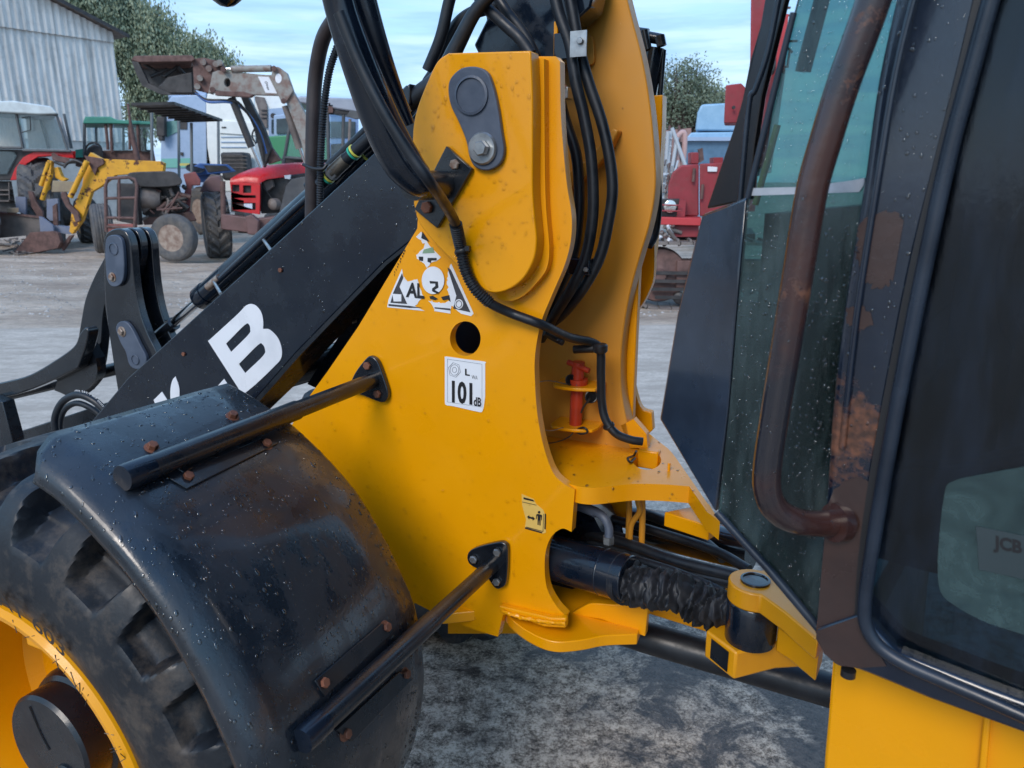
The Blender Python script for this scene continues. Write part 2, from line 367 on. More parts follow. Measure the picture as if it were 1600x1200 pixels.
# ================================================================ GROUND
def Gn(m): return m
def ground_mats():
    m, t, b = NM('dirt_yard'); L = t.links.new
    tc = nn(t, 'ShaderNodeTexCoord'); co = tc.outputs['Object']
    mp = nn(t, 'ShaderNodeMapping'); mp.inputs['Scale'].default_value = (1.0, 2.6, 1); L(co, mp.inputs[0])
    a = nn(t, 'ShaderNodeTexNoise', Scale=0.55, Detail=8, Roughness=0.62); L(mp.outputs[0], a.inputs['Vector'])
    c = nn(t, 'ShaderNodeTexNoise', Scale=9, Detail=8, Roughness=0.7); L(mp.outputs[0], c.inputs['Vector'])
    base = ramp2(t, a.outputs['Fac'], [(0.32, (0.34, 0.25, 0.185)), (0.52, (0.52, 0.405, 0.31)), (0.7, (0.68, 0.56, 0.45))])
    sm = ramp2(t, c.outputs['Fac'], [(0.35, 0.55), (0.62, 1.0)])
    mu = nn(t, 'ShaderNodeMix', data_type='RGBA', blend_type='MULTIPLY'); mu.inputs[0].default_value = 0.8; L(base, mu.inputs[6]); L(sm, mu.inputs[7])
    L(mu.outputs[2], b.inputs['Base Color']); b.inputs['Roughness'].default_value = 0.75
    w = nn(t, 'ShaderNodeTexNoise', Scale=3.0, Detail=9, Roughness=0.72); L(mp.outputs[0], w.inputs['Vector'])
    bp = nn(t, 'ShaderNodeBump'); bp.inputs['Strength'].default_value = 0.9; bp.inputs['Distance'].default_value = 0.06; L(w.outputs['Fac'], bp.inputs['Height'])
    L(bp.outputs[0], b.inputs['Normal'])
    # concrete: pale when dry, dark mottled with damp and oil
    m2, t, b = NM('damp_concrete'); L = t.links.new
    tc = nn(t, 'ShaderNodeTexCoord'); co = tc.outputs['Object']
    big = nn(t, 'ShaderNodeTexNoise', Scale=0.9, Detail=7, Roughness=0.6, Distortion=0.4); L(co, big.inputs['Vector'])
    med = nn(t, 'ShaderNodeTexNoise', Scale=5.5, Detail=9, Roughness=0.72, Distortion=0.8); L(co, med.inputs['Vector'])
    fine_a = nn(t, 'ShaderNodeTexNoise', Scale=24, Detail=12, Roughness=0.80, Distortion=.15); L(co, fine_a.inputs['Vector'])
    fine_b = nn(t, 'ShaderNodeTexNoise', Scale=130, Detail=6, Roughness=0.75); L(co, fine_b.inputs['Vector'])
    fine = nn(t, 'ShaderNodeMix', data_type='FLOAT'); fine.inputs[0].default_value = .42; L(fine_a.outputs['Fac'], fine.inputs[2]); L(fine_b.outputs['Fac'], fine.inputs[3])
    class _F: outputs = {'Fac': fine.outputs[0]}
    fine = _F()
    sepx = nn(t, 'ShaderNodeSeparateXYZ'); L(co, sepx.inputs[0])
    # damp under and round the machine, dry further out (a stain with its own place on the slab)
    dist = nn(t, 'ShaderNodeMath', operation='ADD'); 
    mr = nn(t, 'ShaderNodeMapRange'); mr.inputs['From Min'].default_value = 2.2; mr.inputs['From Max'].default_value = 4.6; mr.inputs['To Min'].default_value = 0.0; mr.inputs['To Max'].default_value = 1.0
    L(sepx.outputs['Y'], mr.inputs['Value'])
    fsum = nn(t, 'ShaderNodeMath', operation='MULTIPLY_ADD'); L(big.outputs['Fac'], fsum.inputs[0]); fsum.inputs[1].default_value = 0.6; 
    mm = nn(t, 'ShaderNodeMath', operation='MULTIPLY'); L(med.outputs['Fac'], mm.inputs[0]); mm.inputs[1].default_value = 0.4; L(mm.outputs[0], fsum.inputs[2])
    s2 = nn(t, 'ShaderNodeMath', operation='MULTIPLY_ADD'); L(mr.outputs[0], s2.inputs[0]); s2.inputs[1].default_value = 0.22; L(fsum.outputs[0], s2.inputs[2])
    dry = ramp2(t, s2.outputs[0], [(0.455, 0.0), (0.475, 0.6), (0.52, 1.0)])
    dc = ramp2(t, fine.outputs['Fac'], [(0.41, (0.040, 0.030, 0.023)), (0.48, (0.25, 0.19, 0.14)), (0.555, (0.62, 0.50, 0.385))])
    pale = ramp2(t, fine.outputs['Fac'], [(0.38, (0.36, 0.30, 0.245)), (0.58, (0.62, 0.535, 0.45))])
    mps = nn(t, 'ShaderNodeMapping'); mps.inputs['Scale'].default_value = (.9, 2.6, 1); mps.inputs['Rotation'].default_value = (0, 0, .25); L(co, mps.inputs[0])
    stk = nn(t, 'ShaderNodeTexNoise', Scale=2.2, Detail=8, Roughness=0.7); L(mps.outputs[0], stk.inputs['Vector'])
    pale = mixn(t, ramp2(t, stk.outputs['Fac'], [(.40, .75), (.62, 0.0)]), pale, (0.33, 0.275, 0.225))
    dryc = mixn(t, mr.outputs[0], dc, pale)
    wc = ramp2(t, fine.outputs['Fac'], [(0.40, (0.018, 0.014, 0.012)), (0.60, (0.13, 0.10, 0.08))])
    col = mixn(t, dry, wc, dryc); L(col, b.inputs['Base Color'])
    rg = ramp2(t, s2.outputs[0], [(0.36, 0.08), (0.45, 0.30), (0.55, 0.8)]); L(rg, b.inputs['Roughness']); b.inputs['Specular IOR Level'].default_value = .35
    bp = nn(t, 'ShaderNodeBump'); bp.inputs['Strength'].default_value = 0.45; bp.inputs['Distance'].default_value = 0.012
    L(fine.outputs['Fac'], bp.inputs['Height']); L(bp.outputs[0], b.inputs['Normal'])
    return m, m2
DIRT, CONC = ground_mats()
world_off()
def sheet(name, x0, x1, y0, y1, nx, ny, hf, mat_, kind='structure'):
    xs = np.linspace(x0, x1, nx); ys = np.linspace(y0, y1, ny)
    V = [(x, y, hf(x, y)) for y in ys for x in xs]
    F = [(j*nx+i, j*nx+i+1, (j+1)*nx+i+1, (j+1)*nx+i) for j in range(ny-1) for i in range(nx-1)]
    return tag(mk(name, V, F, mat_, smooth=60, recalc=False), kind=kind)
g = mk('ground', [(-400, -60, -0.03), (400, -60, -0.03), (400, 700, -0.03), (-400, 700, -0.03)], [(0, 1, 2, 3)], DIRT, recalc=False); tag(g, kind='structure')
from mathutils import noise as mnoise
def hdirt(x, y):
    a = mnoise.noise(Vector((x*0.5, y*0.9, 0)))*0.05 + mnoise.noise(Vector((x*1.7, y*3.1, 3)))*0.028 + mnoise.noise(Vector((x*4, y*8, 7)))*0.012
    e = min(1, max(0, (y-8.2)/1.2)); return 0.004 + (a+0.03)*e*(1 if y < 38 else 0)
sheet('dirt_yard', -26, 14, 7.6, 40, 260, 260, hdirt, DIRT)
def hcon(x, y): return 0.012 + mnoise.noise(Vector((x*0.7, y*0.7, 1)))*0.006
_xs = np.linspace(-14, 12, 60); V = []; F = []
for i, x in enumerate(_xs):
    ye = 8.5 + 0.10*mnoise.noise(Vector((x*1.3, 0, 0)))*3 + 0.12*x*0.3
    for j in range(40):
        y = -30 + (ye+30)*(j/39)**.35; V.append((x, y, hcon(x, y) if j < 39 else -0.02))
for i in range(59):
    for j in range(39): F.append((i*40+j, (i+1)*40+j, (i+1)*40+j+1, i*40+j+1))
tag(mk('concrete_apron', V, F, CONC, smooth=60, recalc=False), kind='structure')
# loose stones and grit on the yard
V = []; F = []
for k in range(2600):
    y = 8.6+abs(rng.normal())*6; x = rng.uniform(-0.75, 0.35)*y; r = rng.uniform(0.006, 0.022)*(1+0.6*(rng.random() < .06))
    z = hdirt(x, y); s = len(V); a0 = rng.uniform(0, 6)
    for q in range(4): V.append((x+r*1.3*math.cos(a0+q*PI/2), y+r*math.sin(a0+q*PI/2), z))
    V.append((x, y, z+r*0.8)); F += [(s, s+1, s+4), (s+1, s+2, s+4), (s+2, s+3, s+4), (s+3, s, s+4)]
tag(mk('loose_stones', V, F, mat('stone_grit', (0.22, 0.2, 0.18), (0.5, 0.48, 0.46), sc=3, rough=(0.6, 0.8)), recalc=False), label='small loose stones and grit scattered over the dirt yard', cat='grit', kind='stuff')

# ================================================================ WHEEL LOADER
UC, ZC = 1.293, 0.55
LD = thing('wheel_loader', tuple(W1(0.35, 1.465, 0.0)), 'yellow and black wheel loader with open linkage and cab, filling the foreground', 'wheel loader')
def bolt1(px, py, l, r, m, parent, **k): return bolt(P1(px, py, l), -L1, r, m, parent, **k)

# ---- front frame -------------------------------------------------
main = plate1('side_plate', [(655, 300, 1), (652, 357, 1), (607, 431, 1), (560, 510, 1), (512, 580, 1), (470, 640), (430, 720), (420, 800), (440, 900), (560, 935), (650, 943, 1),
     (700, 968), (745, 985, 1), (778, 995, 1), (786, 960, 1), (880, 975, 1), (884, 963, 1), (868, 945), (855, 920), (851, 890), (853, 860), (862, 838), (878, 826), (893, 831, 1), (898, 766, 1),
     (880, 755), (864, 738), (850, 700), (840, 650), (836, 600), (836, 555), (845, 505), (862, 462), (882, 415), (892, 375), (893, 335), (886, 290), (880, 230), (876, 170), (875, 96, 1), (868, 88, 1), (800, 88, 1)],
     1.25, 0.022, YEL, LD, holes=[[(727+24*math.cos(a), 529+27*math.sin(a)) for a in np.linspace(0, 2*PI, 12, endpoint=False)]], bevel=0.0025)
lug = plate1('pivot_lug', [(700, 83, 1), (829, 79, 1), (832, 150), (832, 230), (832, 300), (836, 350), (838, 378), (833, 408), (815, 438), (788, 455), (763, 456), (741, 440), (718, 418), (699, 400), (672, 372), (653, 345), (646, 318, 1), (645, 260), (645, 205), (652, 168), (670, 122), (684, 95)],
     1.195, 0.035, YEL, LD, bevel=0.0025, n=5)
spacer = plate1('spacer_ring', [(705, 95), (815, 92), (850, 92, 1), (852, 300), (858, 400), (840, 440), (800, 470), (750, 450), (680, 380), (660, 300), (665, 200)], 1.23, 0.02, YEL, LD)
# weld bead down the lug edge
V, F = tube_vf(cr_curve([P1(836, 92, 1.236), P1(838, 200, 1.236), P1(840, 320, 1.236), P1(848, 380, 1.236), P1(838, 425, 1.236), P1(800, 462, 1.236)], False, 30), 0.006, 8)
wb = mk('weld_bead', [v+Vector((rng.normal()*.0008,)*3) for v in V], F, YEL, lug, smooth=60)
# keeper plate with its pin end and bolt
kp = plate1('pin_keeper', [(700, 140), (704, 122), (720, 107), (742, 104), (760, 112), (769, 132), (777, 165), (783, 205), (787, 235), (780, 256), (762, 266), (744, 262), (734, 248), (728, 220), (716, 190), (704, 165)], 1.183, 0.011, KEEP, LD, bevel=0.002)
lathe('pin_boss', P1(737, 149, 1.183), -L1, [(.031, 0), (.031, .004), (.027, .005), (.0265, .002), (0.0, .0018)], KEEP, kp, 40)
lathe('washer', P1(755, 232, 1.183), -L1, [(.026, 0), (.0265, .004), (.024, .007), (0, .007)], ZINC, kp, 32)
bolt(P1(755, 232, 1.176), -L1, .0125, ZINC, kp, h=.013, washer=False)
# bracket plate, stub tube and curved lamp arm
bp_ = plate1('bracket_plate', [(697, 228, 1), (737, 264, 1), (683, 357, 1), (647, 327, 1)], 1.183, .010, BLKR, LD, bevel=.0015)
bolt(P1(712, 257, 1.183), -L1, .009, ZINCR, bp_, washer=False); bolt(P1(669, 324, 1.183), -L1, .011, RUST, bp_, washer=False)
tube('stub_tube', [P1(692, 289, 1.183), P1(645, 290, 1.08)], .024, BLKR, LD, smoothc=False, seg=20)
arm_c = [P1(522, -30, .98), P1(536, 25, .99), P1(556, 85, 1.0), P1(580, 150, 1.02), P1(604, 208, 1.04), P1(630, 255, 1.06), P1(655, 283, 1.075), P1(672, 292, 1.085)]
tube('curved_arm', arm_c, [.023, .024, .026, .029, .031, .032, .026, .016], BLK, LD, n=8, seg=20)
tube('strut', [P1(556, -30, 1.04), P1(585, 60, 1.06), P1(612, 130, 1.09), P1(640, 195, 1.11)], [.024, .019, .014, .008], BLK, LD)
tube('thin_rod', [P1(560, -30, 1.10), P1(590, 60, 1.11), P1(640, 175, 1.13)], .0035, ZINC, LD)
# lamp hanging at the very top edge
lamp = lathe('work_lamp', P1(352, -16, .93), (0.05, -.1, -1), [(.0, -.02), (.018, -.018), (.027, -.004), (.0285, .004), (.022, .012), (.012, .020), (0, .024)], BLK, LD, 32)
mk('lamp_bracket', *tube_vf([P1(355, -40, .93), P1(430, -150, .95), P1(520, -60, .99)], .006, 8), BLK, lamp)

# ---- loader arm --------------------------------------------------
arm = plate1('lift_arm', [(20, 785, 1), (95, 702, 1), (133, 670, 1), (200, 590, 1), (465, 350, 1), (583, 240, 1), (645, 180), (700, 110), (770, 110), (790, 180), (760, 260), (700, 330), (655, 366, 1), (600, 410, 1), (462, 552, 1), (397, 626, 1), (300, 722, 1), (200, 830, 1)], 1.31, .14, BLK, LD, bevel=.003)
plate1('arm_flange_strip', [(655, 366, 1), (600, 410, 1), (462, 552, 1), (397, 626, 1), (300, 722, 1), (304, 727, 1), (402, 631, 1), (468, 556, 1), (604, 414, 1), (658, 370, 1)], 1.304, .008, BLKR, arm)
B_out = [(325, 533, 1), (370, 492), (385, 477), (397, 476), (407, 486), (411, 500), (411, 514, 1), (421, 515), (434, 528), (440, 545), (439, 560), (428, 573), (400, 600), (379, 617, 1)]
B_h1 = [(353, 537, 1), (382, 508), (389, 507), (391, 515), (388, 523), (361, 550, 1)]
B_h2 = [(373, 569, 1), (403, 539), (410, 538), (414, 546), (411, 556), (383, 583, 1)]
plate1('letter_b', B_out, 1.3085, .001, WHT, arm, holes=[B_h1, B_h2], n=4)
plate1('letter_c', [(334, 610, 1), (350, 592, 1), (370, 622, 1), (384, 650, 1), (372, 668), (350, 680), (320, 700), (295, 700), (275, 676), (268, 640), (266, 612), (269, 595), (274, 588, 1), (280, 606), (281, 627), (290, 650), (305, 668), (325, 660), (345, 640, 1)], 1.3085, .001, WHT, arm, n=4)
plate1('letter_j', [(240, 625, 1), (253, 612, 1), (277, 650, 1), (290, 690), (280, 730), (250, 760), (215, 765), (195, 745, 1), (215, 728, 1), (240, 730), (258, 712), (262, 685)], 1.3085, .001, WHT, arm, n=4)
for x, y in ((439, 422), (288, 553)): bolt1(x, y, 1.31, .0055, RUST, arm, washer=False)
# tilt cylinder above the arm
cyl = tube('tilt_cylinder', [P1(315, 466, 1.50), P1(480, 320, 1.50), P1(700, 132, 1.50)], .030, BLK, LD, smoothc=False, seg=28, bevel=.002)
lathe('cylinder_gland', P1(315, 466, 1.50), (P1(310, 471, 1.5)-P1(330, 453, 1.5)), [(.0325, -.03), (.0325, .004), (.029, .009), (.017, .010)], BLK, cyl, 28)
tube('piston_rod', [P1(318, 464, 1.50), P1(248, 525, 1.50)], .0135, CHR, cyl, smoothc=False, seg=20)
tube('rod_end', [P1(272, 505, 1.50), P1(240, 532, 1.50)], .019, BLKG, cyl, smoothc=False, seg=20)
pipe = tube('oil_pipe', [P1(338, 442, 1.44), P1(460, 328, 1.44), P1(640, 168, 1.44)], .0085, BLK, LD, smoothc=False)
tube('pipe_union', [P1(325, 449, 1.44), P1(343, 434, 1.44)], .0105, ZINCR, pipe, smoothc=False)
tube('second_pipe', [P1(480, 292, 1.52), P1(640, 140, 1.52)], .011, HOSE, LD, smoothc=False)
for a, b in (((334, 440), (345, 459)), ((412, 375), (424, 392))): tube('pipe_clip', [P1(*a, 1.435), P1(*b, 1.33)], .004, ZINC, LD, smoothc=False)
# hose coupling with coloured bands
cp0, cp1 = P1(500, 288, 1.36), P1(585, 208, 1.36)
hc = tube('coupling_hose', [cp0, cp1], .0135, HOSE, LD, smoothc=False, seg=20)
def along(a, b, t): return a.lerp(b, t)
tube('coupling', [along(cp0, cp1, .24), along(cp0, cp1, .5)], .0150, mat('brass_dull', (0.20, 0.17, 0.13), (0.12, 0.11, 0.10), sc=40, rough=(.35, .5), metal=.7), hc, smoothc=False, seg=20)
lathe('coupling_nut', along(cp0, cp1, .20), cp1-cp0, [(.0165, 0), (.0165, .016)], ZINC, hc, 6, smooth=20)
BGRN = mat('green_band', (0.03, 0.38, 0.28)); BYEL = mat('yellow_band', (0.62, 0.60, 0.10))
for t_, m_ in ((.12, BGRN), (.15, BYEL), (.60, BGRN), (.64, BYEL)): lathe('band', along(cp0, cp1, t_), cp1-cp0, [(.0138, 0), (.0158, .001), (.0158, .004), (.0138, .005)], m_, hc, 24)
h3 = tube('rear_coupling_hose', [P1(530, 285, 1.47), P1(640, 178, 1.47)], .016, BLK, LD, smoothc=False, seg=20)
lathe('band', along(P1(530, 285, 1.47), P1(640, 178, 1.47), .40), cp1-cp0, [(.0165, 0), (.018, .001), (.018, .005), (.0165, .006)], BYEL, h3, 24)
# hoses standing up left of the tower
ha = tube('upright_hose', [P1(560, -20, 1.30), P1(530, 20, 1.32), P1(505, 60, 1.34), P1(493, 120, 1.36), P1(489, 190, 1.36), P1(488, 260, 1.36), P1(487, 350, 1.37)], .0150, HOSEB, LD)
V, F = corrug_vf([P1(528, 70, 1.34), P1(515, 110, 1.34), P1(507, 160, 1.34), P1(503, 210, 1.34), P1(501, 260, 1.34), P1(500, 340, 1.35)], .0074, .0052)
mk('corrugated_conduit', V, F, HOSE, LD, smooth=30)
tube('cable_tie', [P1(474, 257, 1.33), P1(488, 263, 1.325), P1(504, 264, 1.325), P1(511, 257, 1.33)], .0035, INK, ha)
# rod and valve block seen under the arm
tube('link_rod', [P1(518, 500, 1.46), P1(640, 400, 1.46)], .007, BLK, LD, smoothc=False)
box('rod_block', P1(548, 490, 1.45), U1*.012, L1*.008, ZV*.022, ZINCR, LD, bevel=.002)
tube('cross_tube', [P1(330, 640, 1.55), P1(420, 592, 1.55), P1(620, 530, 1.55)], .040, BLK, LD, smoothc=False, seg=24)
plate1('inner_side_plate', [(480, 600, 1), (560, 480, 1), (650, 380, 1), (790, 380, 1), (790, 640, 1), (700, 700, 1)], 1.50, .05, BLK, LD)

# ---- bucket linkage on the left ------------------------------------
lev_o = [(163, 402), (161, 380), (168, 363), (183, 357), (196, 362), (204, 380), (207, 412), (211, 450), (219, 490), (232, 525), (247, 556), (258, 600, 1), (184, 612, 1), (176, 560), (166, 490), (163, 440)]
lv = plate1('bell_crank', lev_o, 1.42, .024, BLKG, LD, bevel=.003)
prism('bell_crank_inner', [P1(x, y, 1.42)+L1*.066 for x, y in outline(lev_o)], L1*.024, BLKG, LD, bevel=.003, smooth=35)
prism('link_strap', [P1(x, y, 1.42)+L1*.034 for x, y in outline([(163, 402), (161, 380), (168, 363), (183, 357), (196, 362), (203, 380), (203, 405), (196, 430), (180, 470, 1), (160, 470, 1)])], L1*.024, BLKG, LD, bevel=.003, smooth=35)
tube('spacer_tube', [P1(205, 475, 1.45), P1(205, 475, 1.515)], .022, BLKG, LD, smoothc=False, seg=20)
k2 = plate1('upper_keeper', [(164, 395), (166, 373), (177, 367), (189, 374), (193, 400), (193, 432), (186, 446), (174, 447), (167, 436), (165, 415)], 1.409, .011, KEEP, LD, bevel=.002)
lathe('pin_boss', P1(178, 389, 1.409), -L1, [(.0165, 0), (.0165, .002), (.0145, .003), (.0145, .001), (0, .001)], KEEP, k2, 28)
bolt1(176, 433, 1.409, .009, ZINCR, k2)
k3 = plate1('lower_keeper', [(181, 515), (185, 504), (196, 503), (206, 514), (218, 538), (228, 558), (226, 571), (213, 577), (202, 570), (196, 550), (188, 535)], 1.409, .011, KEEP, LD, bevel=.002)
lathe('pin_boss', P1(212, 562, 1.409), -L1, [(.0145, 0), (.0145, .002), (.013, .003), (.013, .001), (0, .001)], KEEP, k3, 28)
bolt1(191, 518, 1.409, .010, ZINCR, k3)
plate1('bucket_link', [(172, 385, 1), (160, 408), (146, 435), (133, 468), (126, 505), (121, 535), (116, 545, 1), (100, 600, 1), (135, 612, 1), (152, 575), (158, 535), (160, 500), (163, 478, 1), (185, 600, 1), (200, 600, 1), (200, 400, 1)], 1.53, .03, BLKG, LD, bevel=.003, n=4)
plate1('hook_arm', [(-40, 607, 1), (0, 598), (45, 586), (85, 563), (115, 541), (124, 522), (133, 512), (138, 520), (133, 545), (122, 575, 1), (70, 600), (20, 618), (-40, 628, 1)], 1.44, .035, BLKG, LD, bevel=.004)
plate1('hook_gusset', [(100, 560, 1), (134, 530, 1), (150, 560, 1), (150, 590), (120, 620), (85, 610, 1)], 1.475, .03, BLKG, LD)
tube('cross_bar', [P1(-30, 626, 1.50), P1(190, 574, 1.62)], .021, BLKR, LD, smoothc=False, seg=20)
tube('quick_hitch_hose', [P1(110, 720, 1.36), P1(92, 690, 1.36), P1(86, 655, 1.36), P1(98, 628, 1.37), P1(122, 617, 1.38), P1(148, 627, 1.39), P1(170, 648, 1.4)], .0105, HOSE, LD, n=10)
tube('second_hitch_hose', [P1(106, 715, 1.42), P1(94, 680, 1.42), P1(98, 645, 1.43), P1(120, 630, 1.44), P1(150, 643, 1.45), P1(170, 665, 1.46)], .009, HOSE, LD, n=8)
_hp = cr_curve([P1(116, 610, 1.368), P1(133, 612, 1.372), P1(150, 622, 1.376), P1(165, 638, 1.38)], False, 30)
TV, TF = text_vf('5000 psi / 345 bar')
_w = [];
for x, y in TV:
    i = (1-x)*(len(_hp)-1); k = min(int(i), len(_hp)-2); p = _hp[k].lerp(_hp[k+1], i-k); d = (_hp[k+1]-_hp[k]).normalized(); nrm = d.cross(L1).normalized()
    if nrm.z < 0: nrm = -nrm
    _w.append(p - nrm*(y-0.5)*.009 - L1*.0005)
mk('hose_print', _w, TF, WHT, LD, recalc=False)
V, F = box_vf((P1(20, 690, 1.62)+P1(175, 640, 1.62))/2, (P1(175, 640, 1.62)-P1(-30, 706, 1.62))/2, L1*.03, ZV*.028)
mk('hitch_rail', V, F, BLKR, LD, bevel=.004)
plate1('hitch_frame', [(-20, 620, 1), (3, 628, 1), (20, 690, 1), (16, 720, 1), (-20, 730, 1)], 1.40, .04, BLKR, LD, bevel=.003)

# ---- wheel -------------------------------------------------------
UCW = UC-.048
def wheel(side):
    sg = 1 if side == 'near' else -1
    mirror = lambda l: l if sg == 1 else 2*1.465-l
    def Wm(u, l, z): return W1(u, mirror(l), z)
    prof = [(.665, .300), (.650, .318), (.638, .345), (.630, .385), (.629, .42), (.633, .448), (.642, .478), (.655, .505), (.672, .524), (.70, .535), (.75, .541), (.83, .543), (.91, .541), (.96, .535), (.99, .524), (1.005, .505), (1.018, .478), (1.027, .448), (1.03, .41), (1.02, .35), (.995, .300)]
    PP = cr_curve([Vector((a, b, 0)) for a, b in prof], False, 5); ns = len(PP); NR = []
    for j in range(ns):
        a_, b_ = PP[max(j-1, 0)], PP[min(j+1, ns-1)]; t2 = (b_-a_).normalized(); NR.append((-t2.y, t2.x))
    N = 24; K = 36; V = []; F = []
    for i in range(N*K):
        th = 2*PI*i/(N*K)
        for j, p in enumerate(PP):
            l, r = p.x, p.y; s = (l-.83)/.20
            ph = (th/(2*PI)*N + (0.0 if s < 0 else .5) + 0.12*abs(s)) % 1.0
            e = min(ph, 1-ph)*2                       # 0 at pocket centre
            pk = 1-min(1, max(0, (e-(.40+min(.14, max(0, (r-.458)*2.2))))/.20)); pk = pk*pk*(3-2*pk)
            edge = min(1, max(0, (r-.458)/.014))
            ctr = min(1, max(0, (abs(s)-.12)/.06))
            d = pk*edge*ctr*.046*min(1, .35+max(0, (r-.458))/.075)
            nr = NR[j][1]; nl = -NR[j][0]
            V.append(Wm(UCW+(r-d*nr)*math.sin(th), l+d*nl, ZC+(r-d*nr)*math.cos(th)))
    M = N*K
    for i in range(M):
        for j in range(ns-1): F.append((i*ns+j, ((i+1) % M)*ns+j, ((i+1) % M)*ns+j+1, i*ns+j+1))
    c0 = Wm(UCW, .640, ZC); ax = L1*sg
    rim = lathe('wheel', c0, ax, [(.300, .40), (.300, .06), (.318, .035), (.326, .018), (.322, .002), (.314, -.006), (.304, -.004), (.299, .006), (.296, .03), (.288, .05), (.286, .14), (.278, .19), (.255, .215), (.19, .222), (.11, .224)], YEL, LD, 72, smooth=30)
    tyre = mk('tyre', V, F, RUB, rim, smooth=35)
    hub = lathe('hub', Wm(UCW, .69, ZC), ax, [(.0, 0), (.098, 0), (.104, .006), (.104, .05), (.112, .055), (.118, .07), (.118, .20)], BLKR, rim, 48, smooth=30)
    if sg == 1:
        # hub cover line and small plug, rim block, valve, wheel bolts
        for a in np.linspace(0, 2*PI, 10, endpoint=False)+.2: bolt(Wm(UCW+.165*math.cos(a), .86, ZC+.165*math.sin(a)), -L1, .013, BLKR, rim, h=.022)
        tube('hub_groove', [W1(UCW+.03, .6885, ZC+.08), W1(UCW+.012, .6885, ZC+.03), W1(UCW-.005, .6885, ZC-.0)], .0012, INK, hub)
        V2, F2 = lathe_vf(W1(UCW-.045, .69, ZC-.052), -L1, [(.034, 0), (.034, .003), (.031, .005), (0, .005)], 32); mk('hub_plug', V2, F2, BLKR, hub, smooth=30)
        box('rim_block', W1(UCW-.03, .735, ZC+.245), U1*.028, L1*.05, ZV*.03, YEL, rim, bevel=.006)
        for s_ in ('SAT 603',):
            TV, TF = text_vf(s_, .012); span = .52; a0 = math.radians(23)
            W_ = [W1(UCW-(.340+.040*y)*math.sin(a0+span*(x-.62)), .6375-.0095*y-.006, ZC+(.340+.040*y)*math.cos(a0+span*(x-.62))) for x, y in TV]
            mk('sidewall_lettering', W_, TF, INK, rim, recalc=False)
        hv = []
        for k in range(44):
            a = math.radians(rng.uniform(-25, 120)); r0 = .318; aa = a+rng.normal()*.03; p = W1(UCW-r0*math.sin(a), .637, ZC+r0*math.cos(a)); q = W1(UCW-(r0+rng.uniform(-.022, .012))*math.sin(aa), .632, ZC+(r0-.012)*math.cos(aa))
            hv.append(tube_vf([p, q], .0006, 4))
        tag(merged('moulding_hairs', hv, INK, rim), kind='stuff')
    return rim
WH = wheel('near')
wheel('far')

# ---- mudguard ------------------------------------------------------
def rad_o(t): return float(np.interp(t, [10, 27, 48, 68, 82, 95, 110], [.712, .712, .714, .705, .686, .650, .605]))
def rad_i(t): return float(np.interp(t, [10, 22, 35, 49, 67, 78, 87, 98, 108], [.678, .680, .695, .705, .695, .669, .64, .605, .57]))
def fen(t, l, off=0.0, mir=False):
    w = min(1, max(0, (l-.60)/.40)); r = rad_o(t)*(1-w)+rad_i(t)*w+off; a = math.radians(t)
    return W1(UC-r*math.sin(a), (2*1.465-l) if mir else l, ZC+r*math.cos(a))
def mudguard(mir, lmax):
    cs = [(.612, -.052), (.603, -.046), (.599, -.034), (.600, -.024), (.605, -.017), (.615, -.012), (.640, -.003), (.650, -.0005), (.66, 0), (.74, 0), (.83, 0), (.92, 0), (.993, -.001), (1.0, -.005)]
    cs = [c for c in cs if (c[0] >= lmax-.001 if mir else c[0] <= lmax+.001)]; T = np.linspace(22, 108, 70); V = []; F = []
    for t in T:
        for l, d in cs:
            fr = max(0, (27.5-t)/5.5); corner = fr*.018*(1-min(1, (l-.6)/.40))
            t_ = t + 1.5*max(0, 1-(l-.6)/.40)*max(0, (60-t)/38) + 3.0*max(0, (.64-l)/.04)**2*max(0, (34-t)/12)
            V.append(fen(t_, l, d-corner*.4, mir))
    n = len(cs); m = len(T)
    for i in range(m-1):
        for j in range(n-1): F.append((i*n+j, (i+1)*n+j, (i+1)*n+j+1, i*n+j+1))
    o = mk('mudguard', V, F, PLAS, LD, smooth=60)
    s = o.modifiers.new('s', 'SOLIDIFY'); s.thickness = .006; s.offset = 0
    return o
MG = mudguard(False, 1.06)
mudguard(True, .60)
def fenhit(px, py):
    lo = None
    for l in np.linspace(.60, 1.0, 200):
        p = P1(px, py, l); u = p.dot(U1); z = p.z; t = math.degrees(math.atan2(UC-u, z-ZC)); w = (l-.6)/.40
        e = math.hypot(UC-u, z-ZC)-(rad_o(t)*(1-w)+rad_i(t)*w)
        if lo is not None and lo[0]*e <= 0: return t, l
        lo = (e, t, l)
    return lo[1], lo[2]
def fen_bolt(px, py, r=.0078, parent=None, m=None):
    t, l = fenhit(px, py); p = fen(t, l, .003); a = math.radians(t); ax = -U1*math.sin(a)+ZV*math.cos(a)
    return bolt(p, ax, r, m or RUST, parent or MG, h=.009)
def fen_strip(pts, th, m, name):
    """flat steel strip lying on the mudguard; pts four pixel corners"""
    q = [fenhit(*p) for p in pts]; V = []
    for (t, l) in q: V.append(fen(t, l, .003))
    for (t, l) in q: V.append(fen(t, l, .003+th))
    return mk(name, V, [(3, 2, 1, 0), (4, 5, 6, 7), (0, 1, 5, 4), (1, 2, 6, 5), (2, 3, 7, 6), (3, 0, 4, 7)], m, MG, bevel=.001)
